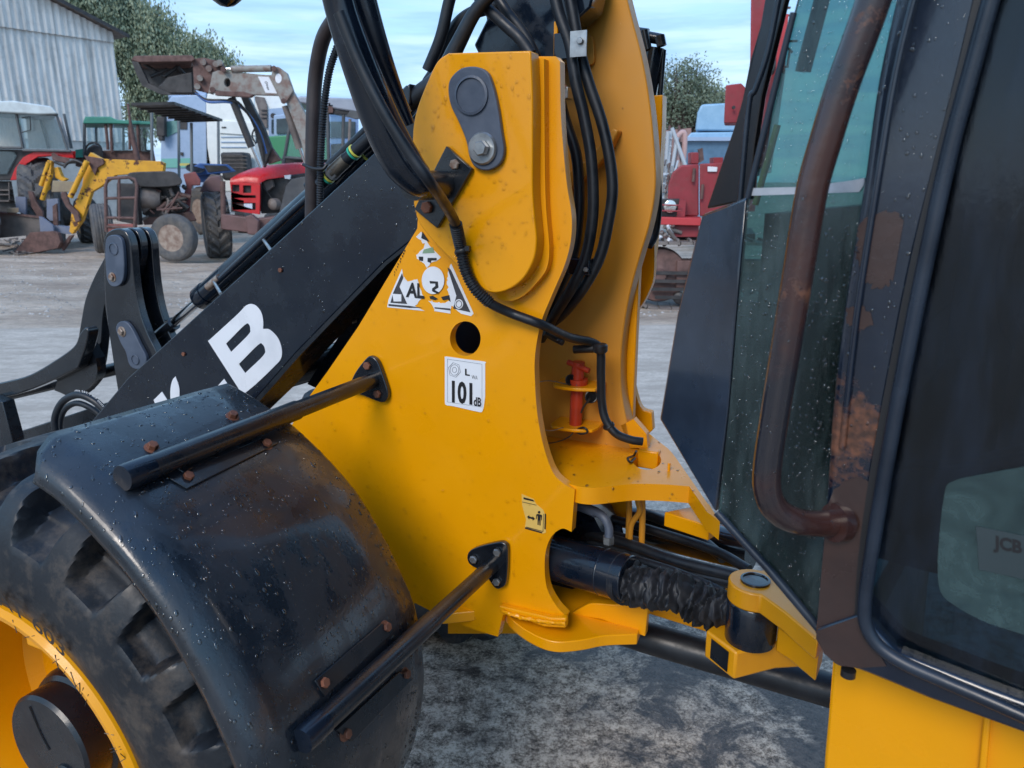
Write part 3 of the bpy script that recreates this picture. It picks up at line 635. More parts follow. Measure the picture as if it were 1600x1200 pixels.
# supports
def support(fl, end, l1, plate_pts, bolts, bm):
    p = plate1('flange_plate', plate_pts, 1.236, .012, BLKG, LD, bevel=.002)
    for b in bolts: bolt(P1(b[0], b[1], 1.236), -L1, .0085, bm, p, washer=False)
    e0, e1 = P1(*fl, 1.236), P1(*end, l1); d = (e1-e0)
    t = tube('support_tube', [e0, e1-d.normalized()*.002], [.0155, .0155], BLKR, LD, smoothc=False, seg=24)
    mid = e0.lerp(e1, .62)
    tube('tube_sleeve', [e0.lerp(e1, .40), e1-d*.03], .0175, BLKR, t, smoothc=False, seg=28)
    lathe('end_cap', e1-d.normalized()*.045, d, [(.0178, 0), (.0190, .001), (.0190, .041), (.0178, .046), (0, .047)], BLK, t, 32)
    return t
support((583, 594), (192, 747), .648, [(572, 560), (580, 557), (590, 566), (601, 596), (606, 615), (602, 627), (592, 628), (566, 618), (548, 612), (547, 600), (556, 580)], [(575, 571), (591, 615), (553, 606)], RUST)
support((768, 884), (472, 1158), .668, [(735, 860), (775, 848), (789, 850), (793, 862), (791, 908), (783, 919), (772, 918), (755, 895), (732, 880)], [(741, 873), (778, 862), (777, 908)], ZINC)
fen_strip([(262, 752), (405, 690), (432, 697), (290, 768)], .004, BLKR, 'mounting_strip')
fen_strip([(236, 712), (256, 702), (300, 735), (285, 745)], .004, BLKR, 'mounting_strip')
fen_strip([(485, 1065), (590, 975), (612, 985), (500, 1090)], .005, BLKR, 'mounting_strip')
fen_strip([(520, 1140), (618, 1050), (640, 1060), (545, 1158)], .005, BLKR, 'mounting_strip')
for x, y in ((291, 751), (414, 698), (236, 704), (362, 654)): fen_bolt(x, y)
for x, y in ((500, 1068), (598, 981), (535, 1146), (629, 1053)): fen_bolt(x, y)

# ---- middle tower plate, pins and table -----------------------------
tw = plate1('tower_plate', [(835, 60, 1), (860, -60, 1), (870, -150), (895, -190), (930, -170), (955, -110), (965, -60, 1), (985, 20), (1003, 90), (1015, 160), (1022, 230), (1024, 290), (1016, 345), (1000, 400), (985, 455), (975, 510), (970, 565), (972, 620), (985, 684, 1), (985, 710, 1), (840, 680, 1), (780, 400, 1)], 1.50, .045, YELD, LD, bevel=.003)
plate1('tower_gusset', [(880, 275, 1), (920, 245), (958, 200, 1), (966, 204, 1), (945, 245), (905, 285), (880, 300, 1)], 1.47, .03, YELD, tw, bevel=.003)
plate1('top_link', [(760, -150, 1), (735, -40, 1), (760, 30, 1), (740, 70, 1), (755, 100, 1), (880, 100, 1), (882, 48, 1), (922, 12, 1), (935, -40, 1), (900, -160, 1)], 1.40, .07, BLK, LD, bevel=.004)
plate1('boss_pad', [(918, 60), (926, 60), (928, 95), (918, 102), (912, 96)], 1.49, .01, YELD, tw, bevel=.002)
# far side plate and lug
plate1('far_side_plate', [(990, 150, 1), (1012, 146, 1), (1018, 160, 1), (1020, 300), (1022, 420), (1012, 460), (990, 500), (985, 550), (988, 590), (1000, 635), (1018, 645, 1), (1020, 672, 1), (1000, 690, 1), (900, 690, 1), (880, 300, 1)], 1.655, .022, YEL, LD, bevel=.002)
plate1('far_pivot_lug', [(1008, 150, 1), (1035, 148, 1), (1034, 200), (1030, 270), (1026, 340), (1020, 400), (1010, 430), (990, 400, 1), (990, 160, 1)], 1.72, .04, YEL, LD, bevel=.003)
tube('far_cylinder', [P1(1004, 180, 1.78), P1(1022, 75, 1.78), P1(1036, -60, 1.78)][:2], .024, BLK, LD, smoothc=False, seg=20)
tube('far_oil_pipe', [P1(1030, 170, 1.78), P1(1037, 78, 1.78)], .006, BLK, LD, smoothc=False)
merged('far_pipe_clamps', [tube_vf([P1(990, 52, 1.78), P1(1012, 55, 1.78)], .014, 10), tube_vf([P1(1006, 48, 1.76), P1(1012, 78, 1.76)], .010, 10), tube_vf([P1(1014, 58, 1.78), P1(1035, 62, 1.78)], .012, 10), tube_vf([P1(1031, 56, 1.75), P1(1034, 72, 1.75)], .011, 8)], BLKR, LD, smooth=40)
tube('far_hose', [P1(1016, 240, 1.6), P1(1026, 270, 1.62), P1(1029, 320, 1.63), P1(1024, 365, 1.62), P1(1014, 385, 1.6)], .008, HOSE, LD)
# table (upper articulation plate)
ZT = .985
_tab = [(820, 655, 1), (985, 655, 1), (1030, 690), (1052, 710), (1090, 765), (1125, 815, 1), (1105, 800, 1), (1077, 760, 1), (1040, 757), (995, 756), (960, 759), (932, 762), (910, 761), (888, 756, 1), (860, 742, 1)]
def platez(name, pts, z, th, m, parent, holes=(), bevel=.002, n=5):
    return prism(name, [PZ(x, y, z) for x, y in outline(pts, n)], Vector((0, 0, -th)), m, parent, holes=[[PZ(x, y, z) for x, y in outline(h, n)] for h in holes], bevel=bevel, smooth=35)
tab = platez('table_plate', _tab, ZT, .034, YEL, LD, holes=[[(1011+22*math.cos(a), 719+15*math.sin(a)) for a in np.linspace(0, 2*PI, 14, endpoint=False)]])
box('pin_lock_bracket', PZ(1014, 716, ZT-.012), U1*.022, L1*.012, ZV*.02, YEL, LD, bevel=.003)
tube('grease_nipple', [PZ(1045, 735, ZT), PZ(1045, 735, ZT)+ZV*.016], .003, YEL, LD, smoothc=False)
plate1('tower_foot', [(970, 665, 1), (990, 655, 1), (1010, 678, 1), (1012, 700, 1), (985, 700, 1)], 1.50, .02, YEL, LD)
# vertical web behind the window, brackets with the red locking pin
pz1, pz2 = P1(903, 600, 1.46), P1(899, 663, 1.46)
def ear(c, name):
    pts = []
    for a, b in ((-.05, -.018), (-.042, -.03), (-.02, -.036), (.01, -.034), (.045, -.02), (.05, 0), (.05, .05), (-.05, .05)):
        pts.append(c - U1*a + L1*b)
    return prism(name, pts, ZV*-.007, YEL, LD, bevel=.0015)
ear(pz1, 'upper_pin_bracket'); ear(pz2, 'lower_pin_bracket')
pin = tube('locking_pin', [pz1+ZV*.048, pz2-ZV*.012], .0135, REDP, LD, smoothc=False, seg=20)
tube('pin_handle', [pz1+ZV*.046+U1*.022-L1*.004, pz1+ZV*.034-U1*.028-L1*.012], .006, REDP, pin, smoothc=False, seg=10)
tube('pin_collar', [pz1, pz1+ZV*.012], .021, REDP, pin, smoothc=False, seg=20)
lathe('pull_ring', pz1+ZV*.012+U1*.010-L1*.018, (0.3, -1, .2), [(.0105, -.001), (.012, 0), (.0105, .001), (.009, 0), (.0105, -.001)], INK, pin, 24)
lathe('split_ring', P1(924, 620, 1.44), (0.2, -1, .1), [(.0125, -.001), (.014, 0), (.0125, .001), (.011, 0), (.0125, -.001)], INK, pin, 24)
tube('pin_clip', [P1(898, 672, 1.44), P1(912, 668, 1.43), P1(918, 675, 1.43), P1(908, 678, 1.43), P1(898, 674, 1.44)], .0022, INK, pin)
tube('lanyard', [P1(835, 598, 1.34), P1(858, 595, 1.40), P1(885, 600, 1.44), P1(902, 602, 1.44)], .0012, ZINC, LD)
tube('lower_lanyard', [P1(848, 694, 1.34), P1(872, 690, 1.4), P1(890, 682, 1.43), P1(898, 672, 1.44)], .0014, INK, LD)
tube('thin_wire', [P1(838, 668, 1.34), P1(860, 673, 1.38), P1(880, 668, 1.42)], .001, ZINC, LD)
tube('tie_loop', [P1(918, 630, 1.43), P1(922, 622, 1.43), P1(912, 636, 1.43), P1(908, 645, 1.43)], .002, INK, LD)
box('spine_block', P1(905, 590, 1.56), U1*.13, L1*.012, ZV*.34, YEL, LD, bevel=.003)
# the long black cable running down the tower
cab_pts = [P1(530, 20, .945), P1(560, 95, .955), P1(600, 175, .965), P1(640, 240, .98), P1(672, 285, 1.0), P1(697, 322, 1.08), P1(712, 350, 1.15), P1(719, 382, 1.178), P1(727, 420, 1.183), P1(742, 450, 1.186), P1(765, 473, 1.20), P1(800, 490, 1.225), P1(846, 507, 1.24), P1(890, 527, 1.34), P1(925, 535, 1.40), P1(938, 548, 1.41), P1(939, 585, 1.42), P1(940, 625, 1.43), P1(946, 655, 1.43), P1(962, 677, 1.43), P1(985, 687, 1.44), P1(1004, 690, 1.45)]
mc = tube('main_cable', cab_pts, .0088, HOSE, LD, n=8)
V, F = corrug_vf(cab_pts[6:11], .0105, .0050); mk('ribbed_sleeve', V, F, HOSE, mc, smooth=30)
lathe('tie_ring', P1(722, 389, 1.183), (.3, -.2, -1), [(.0135, 0), (.015, .002), (.015, .006), (.0135, .008)], INK, mc, 20)
box('tie_head', P1(731, 388, 1.17), U1*.004, L1*.004, ZV*.004, INK, mc)
tube('plug_connector', [P1(897, 546, 1.40), P1(938, 544, 1.40)], .0085, INK, LD, smoothc=False, seg=10)
lathe('connector_ring', P1(938, 537, 1.40), (0, 0, -1), [(.012, 0), (.015, .003), (.015, .014), (.012, .018)], INK, mc, 16)
tube('cable_plug', [P1(880, 536, 1.36), P1(868, 530, 1.36), P1(850, 520, 1.34)], .006, INK, LD)
lathe('cable_tie', P1(950, 663, 1.43), (.5, .2, -1), [(.011, 0), (.0125, .002), (.0125, .006), (.011, .008)], INK, mc, 16)
tube('loose_tie', [PZ(992, 716, ZT+.005), PZ(985, 722, ZT+.006), PZ(981, 716, ZT+.014), PZ(990, 712, ZT+.004), PZ(994, 705, ZT+.025)], .0025, INK, LD)
# hoses down the middle
def hose(name, pts, l, r=.0095, **k):
    ls = l if hasattr(l, '__len__') else [l]*len(pts)
    return tube(name, [P1(x, y, q) for (x, y), q in zip(pts, ls)], r, HOSE, LD, **k)
hose('tower_hose', [(862, -30), (873, 20), (890, 70), (900, 130), (912, 180), (923, 240), (927, 300), (925, 350), (914, 405), (893, 450), (862, 500), (845, 530)], [1.36]*10+[1.40, 1.42], .0105)
hose('tower_hose', [(885, -30), (895, 20), (905, 75), (920, 130), (940, 190), (953, 250), (957, 300), (950, 350), (938, 400), (915, 445), (885, 485), (862, 505)], [1.38]*10+[1.40, 1.42], .0105)
hose('tower_hose', [(870, 135), (884, 190), (900, 240), (905, 300), (903, 350), (895, 400), (876, 445), (852, 492)], 1.42, .0105)
hose('tower_hose', [(878, 420), (872, 460), (860, 500), (850, 520)], 1.44, .0095)
cl = box('hose_clamp', P1(888, 74, 1.37), U1*.022, L1*.016, ZV*.022, BLK, LD, bevel=.002)
box('clamp_plate', P1(905, 69, 1.345)-L1*.004, (P1(914, 64, 1.345)-P1(891, 66, 1.345))*.55, ZV*.021, L1*.0015, ZINC, cl)
bolt(P1(907, 64, 1.339), -L1, .006, ZINC, cl, washer=False)
cl2 = box('hose_clamp', P1(908, 416, 1.37), U1*.022, L1*.014, ZV*.015, BLK, LD, bevel=.002)
bolt(P1(916, 421, 1.352), -L1, .005, ZINC, cl2, washer=False)
box('clamp_tab', P1(871, 66, 1.40), U1*.004, L1*.01, ZV*.034, YEL, LD, bevel=.002)
cl3 = box('pipe_bracket', P1(882, 146, 1.40), U1*.012, L1*.014, ZV*.010, ZINC, LD, bevel=.001)
bolt(P1(882, 138, 1.39), ZV-L1*.8, .0055, RUST, cl3, washer=False)
# hoses up over the arm
hose('upper_hose', [(790, -30), (745, 15), (715, 70), (690, 118), (655, 148), (640, 160)], 1.28, [.010, .012, .014, .017, .017, .015])
hose('upper_hose', [(712, -40), (700, 10), (688, 60), (668, 110)], 1.33, .011)
hose('upper_hose', [(780, 8), (735, 22), (708, 48), (690, 95), (668, 130)], 1.36, .012)
hose('upper_hose', [(735, -30), (755, 5), (785, 35), (812, 60), (830, 85)], 1.30, .0105)
hose('upper_hose', [(762, -30), (790, 15), (820, 55), (838, 90)], 1.33, .0095)
box('hose_block', P1(637, 158, 1.28), (P1(650, 148, 1.28)-P1(625, 168, 1.28))/2, L1*.02, ZV*.018, BLK, LD, bevel=.003)

# ---- stickers ------------------------------------------------------
st = plate1('noise_label', [(697, 557), (725, 561), (757, 565), (758, 568, 1), (758, 620, 1), (754, 642), (745, 643), (710, 635), (697, 633), (695, 628, 1), (695, 560, 1)], 1.2492, .0006, WHT, main, n=3)
lq = 1.2486
def stq(px0, px1, top, bot):   # slanted box on the label: (x0,x1,top at x0,bottom at x0), slope .13
    s = .13
    return q1([(px0, bot), (px1, bot+(px1-px0)*s), (px1, top+(px1-px0)*s), (px0, top)], lq)
text_on('label_print', '101', stq(706, 738, 594, 629), INK, st, .035)
text_on('label_print', 'dB', stq(740, 752, 620, 634), INK, st, .03)
text_on('label_print', 'L', stq(726.5, 734, 576, 586.5), INK, st, .03)
text_on('label_print', 'WA', stq(737, 746, 586, 592), INK, st, -.012)
for r_ in (10.2, 7.2, 3.6):
    n_ = 6 if r_ > 10 else 20
    pts = [P1(710+r_*math.cos(a)*.95, 578+r_*1.15*math.sin(a), lq) for a in np.linspace(0, 2*PI, n_+1)+.3]
    tube('label_print', pts, .00035, KEEP, st, smoothc=False, seg=4)
tube('label_print', [P1(x, y, lq) for x, y in ((699, 561), (753, 569), (753, 636), (699, 628), (699, 561))], .0003, KEEP, st, smoothc=False, seg=4)
# torn triangular decal
GRY = mat('dark_grey_decal', (0.035, 0.036, 0.042), (0.06, 0.06, 0.068), sc=30, rough=(.3, .45))
def jag(pts, amp=1.0):
    out = []
    for i, p in enumerate(pts):
        q = pts[(i+1) % len(pts)]; out.append((p[0], p[1], 1))
        if len(p) > 2:
            n_ = int(math.hypot(q[0]-p[0], q[1]-p[1])/2.5)
            for k in range(1, n_): t_ = k/n_; out.append((p[0]+(q[0]-p[0])*t_+rng.normal()*amp, p[1]+(q[1]-p[1])*t_+rng.normal()*amp, 1))
    return out
def dec(name, pts, m, k=0, amp=.9): return plate1(name, jag(pts, amp), 1.2492-.0006*k, .0006, m, main, n=1, smooth=None)
s1 = dec('torn_decal', [(628, 420), (630, 432, 1), (637, 440, 1), (652, 436, 1), (656, 450, 1), (662, 463, 1), (655, 470, 1), (648, 478, 1), (664, 486), (605, 480), (607, 468)], WHT)
s2 = dec('torn_decal', [(669, 470, 1), (688, 474, 1), (704, 470, 1), (700, 455, 1), (698, 440, 1), (700, 425, 1), (705, 412), (740, 490), (736, 494), (720, 490, 1), (705, 478, 1), (704, 490), (678, 486, 1), (676, 478, 1)], WHT)
s3 = dec('torn_decal', [(658, 362), (671, 384), (689, 402, 1), (682, 408, 1), (672, 412, 1), (668, 420, 1), (663, 412, 1), (651, 404, 1), (650, 398, 1), (662, 388, 1), (664, 380, 1), (650, 370)], WHT)
def ink(pts, par, m=GRY, k=1): return plate1('decal_print', [(x, y, 1) for x, y in pts], 1.2492-.0006*k, .0005, m, par, n=1, smooth=None)
ink([(628, 427), (630, 434), (624, 448), (636, 475), (610, 473), (614, 458)], s1)
ink([(613, 459), (627, 460), (627, 471), (615, 471)], s1, WHT, 2)
ink([(607, 475), (640, 478), (660, 481), (640, 481), (607, 478)], s1)
text_on('decal_print', 'AL', q1([(634, 464), (663, 467), (661, 443), (637, 441)], 1.2480), INK, s1, .03)
ink([(699, 418), (704, 421), (735, 488), (708, 482), (713, 462), (706, 440)], s2)
plate1('decal_print', [(717+6.5*math.cos(a), 475+7.5*math.sin(a)) for a in np.linspace(0, 2*PI, 12, endpoint=False)], 1.2480, .0004, WHT, s2)
tube('decal_print', [P1(717+4.5*math.cos(a), 475+5.3*math.sin(a), 1.2478) for a in np.linspace(0, 2*PI, 20)], .0008, GRY, s2, smoothc=False, seg=4)
ink([(671, 463), (676, 462), (684, 467), (680, 469), (672, 467)], s2, INK); ink([(689, 464), (702, 461), (704, 472), (700, 468), (692, 469)], s2, INK)
ink([(679, 480), (703, 482), (704, 485), (679, 482)], s2)
ink([(654, 401), (661, 401), (661, 408), (655, 407)], s3, INK); ink([(668, 403), (682, 403), (682, 407), (674, 407), (673, 411), (668, 409)], s3, INK)
ink([(660, 362), (671, 378), (658, 372)], s3, INK); ink([(662, 390), (676, 386), (679, 395), (660, 396)], s3, mat('green_print', (.22, .34, .22)))
rd = plate1('round_sticker', [(676.5+17.5*math.cos(a), 438+21.5*math.sin(a)) for a in np.linspace(0, 2*PI, 18, endpoint=False)], 1.2474, .0008, WHT, main)
ink([(671, 439), (684, 440), (685, 449), (679, 453), (686, 457), (683, 459), (675, 455), (675, 451), (680, 447), (680, 443), (672, 443)], rd, INK, 4)
for k_ in range(10):
    x = 630-k_*1.7+rng.normal()*.5; y = 390+k_*4.2; ink([(x, y), (x+3.0-k_*.2, y+1), (x+1.5, y+4)], main, INK)
# keep-clear pictogram
s4 = plate1('warning_label', [(815, 772, 1), (834, 780, 1), (838, 788), (848, 796), (851, 803, 1), (853, 832, 1), (848, 834, 1), (820, 826, 1), (822, 812, 1), (816, 790, 1)], 1.2492, .0006, CREAM, main, n=2)
ink([(818, 777), (833, 781), (835, 784), (818, 780)], s4, INK); ink([(851, 803), (853, 803), (852.5, 827), (850.5, 827)], s4, INK); ink([(820.5, 824), (847, 831.5), (847, 833.5), (820, 826)], s4, INK)
ink([(816, 784), (838, 789), (838, 789.7), (816, 784.7)], s4, INK); ink([(822, 823), (848, 830), (849, 803), (849.6, 803), (848.8, 831), (822, 824)], s4, INK)
plate1('label_print', [(842.3+1.9*math.cos(a), 800.5+2.1*math.sin(a)) for a in np.linspace(0, 2*PI, 10, endpoint=False)], 1.2484, .0005, INK, s4)
ink([(838, 804), (840, 803), (846, 804.5), (847, 806), (846.6, 813), (845.6, 813), (845.4, 807), (844.8, 807), (844.4, 821), (842.8, 821), (842.4, 813), (841.8, 813), (841.4, 820.5), (839.8, 820), (840, 806), (839.2, 806), (838.2, 811.5), (837.3, 811)], s4, INK)
ink([(823.5, 807.5), (827, 805), (827, 807), (832, 808.5), (832, 806.8), (836, 811), (832, 813.4), (832, 811.3), (827, 810), (827, 812)], s4, INK)

# ---- articulation and steering cylinder -------------------------------
ZB = PZ(871, 1003, .667).z
bpl = platez('lower_hitch_plate', [(690, 960, 1), (786, 950, 1), (800, 968), (822, 985), (848, 998), (871, 1003), (893, 1002), (915, 999), (947, 993), (996, 991, 1), (1014, 942, 1), (930, 915, 1), (800, 900, 1)], .667, .024, YEL, LD)
plate1('hitch_rib', [(779, 947, 1), (860, 966, 1), (884, 966, 1), (884, 982, 1), (850, 980, 1), (800, 962, 1), (782, 958, 1)], 1.235, .016, YEL, LD, bevel=.003)
plate1('hitch_web', [(890, 960, 1), (908, 950), (925, 943), (960, 945, 1), (1013, 943, 1), (1008, 995, 1), (1000, 992, 1), (940, 968, 1)], 1.33, .02, YEL, LD, bevel=.002)
plate1('centre_web', [(700, 770, 1), (960, 785, 1), (965, 860, 1), (1000, 935, 1), (1000, 990, 1), (700, 990, 1)], 1.56, .02, YEL, LD)
plate1('frame_tunnel', [(700, 770, 1), (915, 783, 1), (950, 850, 1), (960, 900, 1), (880, 925, 1), (700, 960, 1)], 1.42, .10, BLK, LD)
sc0, sc1, sc2 = P1(800, 852, 1.35), P1(984, 905, 1.29), P1(1140, 950, 1.235)
sc = tube('steering_cylinder', [sc0, sc1], .046, BLK, LD, smoothc=False, seg=36, bevel=.002)
lathe('cylinder_weld_ring', sc0.lerp(sc1, .80), sc1-sc0, [(.046, 0), (.0468, .001), (.0468, .003), (.046, .004)], BLK, sc, 36)
# pleated rubber boot
ax, bu, bv = axes(sc2-sc1); nL = 170; nA = 56; V = []; F = []; blen = (sc2-sc1).length+.03; st_ = sc1-(sc2-sc1).normalized()*.022
for i in range(nL+1):
    t_ = i/nL
    for k in range(nA):
        a = 2*PI*k/nA; n3 = mnoise.noise(Vector((math.cos(a)*1.2, math.sin(a)*1.2, t_*5)))
        n4 = mnoise.noise(Vector((math.cos(a)*2.4+5, math.sin(a)*2.4, t_*11))); ph = t_*2*PI*12.0 + 4.2*n3 + 2.4*n4 + 1.6*math.sin(a+1+t_*7)
        w_ = math.sin(ph); w_ = math.copysign(abs(w_)**.7, w_); r = .035-.004*t_ + (.0062*w_+.0018*math.sin(2.3*ph+a*2))*(.55+.9*abs(n4)+.3)*min(1, t_*14, (1-t_)*16+.2) + .008*n3+.004*n4
        if t_ < .07: r = .0475+.0006*math.sin(t_*400)
        sag = .006*math.sin(PI*t_)+.006*math.sin(2*PI*t_*1.5)
        V.append(st_+ax*(blen*t_+.004*n3)+bu*(r*math.cos(a))+bv*(r*math.sin(a))-ZV*sag)
for i in range(nL):
    for k in range(nA): F.append((i*nA+k, i*nA+(k+1) % nA, (i+1)*nA+(k+1) % nA, (i+1)*nA+k))
mk('rubber_boot', V, F, CLOTH, LD, smooth=70)
fit = tube('pipe_elbow', [P1(900, 788, 1.33), P1(925, 797, 1.32), P1(943, 808, 1.31), P1(951, 825, 1.305), P1(951, 842, 1.30)], .0088, KEEP, LD, n=8)
lathe('elbow_nut', P1(951, 838, 1.30), (0, 0, -1), [(.0115, 0), (.0115, .014), (.010, .016)], ZINC, fit, 6, smooth=20)
tube('elbow_sleeve', [P1(905, 790, 1.33), P1(932, 801, 1.318)], .0105, KEEP, fit, smoothc=False)
# joint: rear lug, bushing, bracket block
J = P1(1180, 908, 1.20)
def PV(py):
    z0 = J.z
    for _ in range(40):
        # project point (J.x,J.y,z) and adjust
        d = Vector((J.x, J.y, z0))-CAM; fy = d.y*_cp - d.z*_sp; up = d.y*_sp + d.z*_cp; y = 600-FPX*up/fy
        z0 += (y-py)/FPX*fy*.95
    return z0
zt1, zt0, zb1, zb0 = PV(908), PV(937), PV(960), PV(990)
lathe('cylinder_eye', Vector((J.x, J.y, PV(1000)+.002)), ZV, [(.0, 0), (.041, 0), (.042, .003), (.042, zt0-PV(1000)-.006), (.040, zt0-PV(1000)-.003), (0, zt0-PV(1000)-.003)], BLK, LD, 48)
ul = []
cx, cy = J.x, J.y
def wadd(dx, dy, z): return Vector((cx+dx, cy+dy, z))
arc = [wadd(.043*math.cos(a), .043*math.sin(a), zt1) for a in np.linspace(math.radians(60), math.radians(265), 20)]
webc = PZ(1272, 965, zt1); webd = PZ(1240, 890, zt1)
ul = arc + [PZ(1225, 955, zt1), PZ(1278, 1000, zt1), webc+Vector((.03, .0, 0)), webd+Vector((.04, .04, 0))]
prism('upper_joint_lug', ul, ZV*-(zt1-zt0), YELC, LD, bevel=.003, smooth=35)
lathe('joint_pin', wadd(0, 0, zt1-.012), ZV, [(.024, 0), (.024, .016), (.0205, .0165), (.0195, .014), (0, .0145)], BLKG, LD, 36)
bolt(wadd(.035, -.022, (zt0+zt1)/2), Vector((.55, -.83, 0)), .005, BLKR, LD, h=.006, washer=False)
zbt = PV(998)
tp = [PZ(1103, 985, zbt), PZ(1150, 1020, zbt), PZ(1215, 1004, zbt), PZ(1282, 1000, zbt), PZ(1290, 960, zbt), PZ(1235, 940, zbt), PZ(1150, 950, zbt)]
blk = prism('lower_joint_block', tp, ZV*-.052, YELC, LD, bevel=.004)
_a, _b = tp[0], tp[1]; _n = ((_b-_a).cross(ZV)).normalized()
if _n.y > 0: _n = -_n
fq = [_a.lerp(_b, .22)-ZV*.006+_n*.0015, _a.lerp(_b, .80)-ZV*.007+_n*.0015, _a.lerp(_b, .80)-ZV*.046+_n*.0015, _a.lerp(_b, .22)-ZV*.044+_n*.0015]
mk('block_recess', fq, [(0, 1, 2, 3)], BLKR, blk)
wz0 = PZ(1240, 1000, zbt)
prism('joint_web', [PZ(1218, 955, zt0), PZ(1240, 968, zt0), PZ(1282, 1000, zt0), PZ(1282, 1000, zt0)+Vector((.03, .05, 0)), PZ(1218, 930, zt0)+Vector((.02, .03, 0))], ZV*-(zt0-zbt+.0), YELC, LD, bevel=.003)
# drive shaft, inner cylinder, hoses
tube('drive_shaft', [P1(780, 922, 1.46), P1(1010, 996, 1.46), P1(1400, 1108, 1.46)], .034, HOSE, LD, smoothc=False, seg=28)
tube('inner_cylinder', [P1(1000, 822, 1.62), P1(1175, 862, 1.56)], .043, BLKG, LD, smoothc=False, seg=28)
tube('inner_cylinder', [P1(940, 800, 1.70), P1(1180, 835, 1.66)], .024, BLKG, LD, smoothc=False, seg=24)
hose('steering_hose', [(900, 828), (985, 852), (1060, 878), (1150, 900)], [1.44, 1.40, 1.36, 1.33], .012)
hose('steering_hose', [(900, 842), (985, 866), (1060, 893), (1150, 912)], [1.44, 1.40, 1.36, 1.33], .012)
hose('steering_hose', [(905, 800), (960, 812), (1040, 835), (1120, 862), (1170, 890)], [1.50, 1.50, 1.48, 1.44, 1.40], .010)
hose('steering_hose', [(905, 858), (965, 868), (1050, 892), (1130, 925)], [1.38, 1.36, 1.32, 1.29], .009)
hose('steering_hose', [(1000, 800), (1040, 815), (1090, 840), (1130, 872)], [1.58, 1.56, 1.52, 1.46], .012)
for q_ in ([(786, 955), (820, 966), (860, 972), (884, 974)],): 
    V, F = tube_vf(cr_curve([P1(x, y, 1.232) for x, y in q_], False, 14), .004, 8); mk('weld_bead', [v+Vector(tuple(rng.normal(size=3)*.0007)) for v in V], F, YEL, LD, smooth=60)
hose('steering_hose', [(880, 815), (940, 835), (1000, 850)], [1.46, 1.44, 1.42], .014)
for x in (982, 1003): tube('guide_bar', [P1(x, 775, 1.42), P1(x+1, 800, 1.42), P1(x-1, 868, 1.42)], .0065, YELD, LD)
tube('guide_bar', [P1(996, 780, 1.41), P1(999, 800, 1.41), P1(986, 822, 1.41), P1(984, 865, 1.41)], .006, YELD, LD)
platez('rear_lower_plate', [(1010, 935, 1), (1110, 968, 1), (1160, 960, 1), (1180, 930, 1), (1110, 880, 1), (1010, 870, 1)], .70, .02, YEL, LD)
prism('rear_frame_rail', [P1(1000, 955, 1.45), P1(1150, 1002, 1.40), P1(1150, 965, 1.40), P1(1000, 930, 1.45)], L1*.03, YEL, LD, bevel=.002)
platez('rear_upper_plate', [(1038, 800, 1), (1108, 822, 1), (1124, 812, 1), (1108, 786, 1)], .92, .03, YEL, LD)

# ---- cab ------------------------------------------------------------
def glassmat(name, col, rough=.02, film=.26, fcol=(.30, .42, .44)):
    m, t, b = NM(name); L = t.links.new; out = t.nodes['Material Output']
    tr = nn(t, 'ShaderNodeBsdfTransparent'); gl = nn(t, 'ShaderNodeBsdfGlossy'); tr.inputs[0].default_value = (*col, 1)
    gl.inputs['Roughness'].default_value = rough; gl.inputs[0].default_value = (.9, .95, 1, 1)
    fr = nn(t, 'ShaderNodeFresnel'); fr.inputs[0].default_value = 1.5
    tc = nn(t, 'ShaderNodeTexCoord'); n1 = nn(t, 'ShaderNodeTexNoise', Scale=26, Detail=8, Roughness=.7); 
    mp = nn(t, 'ShaderNodeMapping'); mp.inputs['Scale'].default_value = (1, 1, .22); L(tc.outputs['Object'], mp.inputs[0]); L(mp.outputs[0], n1.inputs['Vector'])
    bp = nn(t, 'ShaderNodeBump'); bp.inputs['Strength'].default_value = .25; bp.inputs['Distance'].default_value = .003; L(n1.outputs['Fac'], bp.inputs['Height']); L(bp.outputs[0], gl.inputs['Normal'])
    mx = nn(t, 'ShaderNodeMixShader'); L(fr.outputs[0], mx.inputs[0]); L(tr.outputs[0], mx.inputs[1]); L(gl.outputs[0], mx.inputs[2])
    # film of dirt and water
    df = nn(t, 'ShaderNodeBsdfDiffuse'); df.inputs[0].default_value = (*fcol, 1)
    dm = ramp2(t, n1.outputs['Fac'], [(.42, film*.12), (.68, film)]); m2 = nn(t, 'ShaderNodeMixShader'); L(dm, m2.inputs[0]); L(mx.outputs[0], m2.inputs[1]); L(df.outputs[0], m2.inputs[2])
    L(m2.outputs[0], out.inputs['Surface']); return m
GLS = glassmat('tinted_cab_glass', (.30, .50, .49), film=.15)
GLD = glassmat('dark_door_glass', (.16, .25, .29), film=.12, fcol=(.07, .11, .19))
PIL = mat('pillar_paint', (.003, .008, .020), (.011, .019, .036), sc=6, rough=(.10, .34), rsc=6, bump=.25, bsc=120, coat=.6, rust=.60, rsc2=3.2, streak=3)
PANEL = mat('panel_paint', (.008, .014, .026), (.030, .046, .074), sc=4, rough=(.08, .34), rsc=5, wet=(.46, .54), bump=.12, bsc=90, coat=.7)
RAIL = mat('handrail_paint', (.050, .020, .016), (.018, .017, .022), sc=6, th=(.44, .56), rough=(.12, .34), rsc=8, bump=.35, bsc=90, coat=.5, rust=.60, rsc2=14)
TRIM = mat('rubber_seal', (.007, .012, .022), (.018, .027, .043), sc=12, rough=(.2, .4), bump=.15, bsc=150)
CABIN = mat('cab_interior', (.012, .013, .015), (.022, .023, .026), sc=4, rough=(.6, .8))
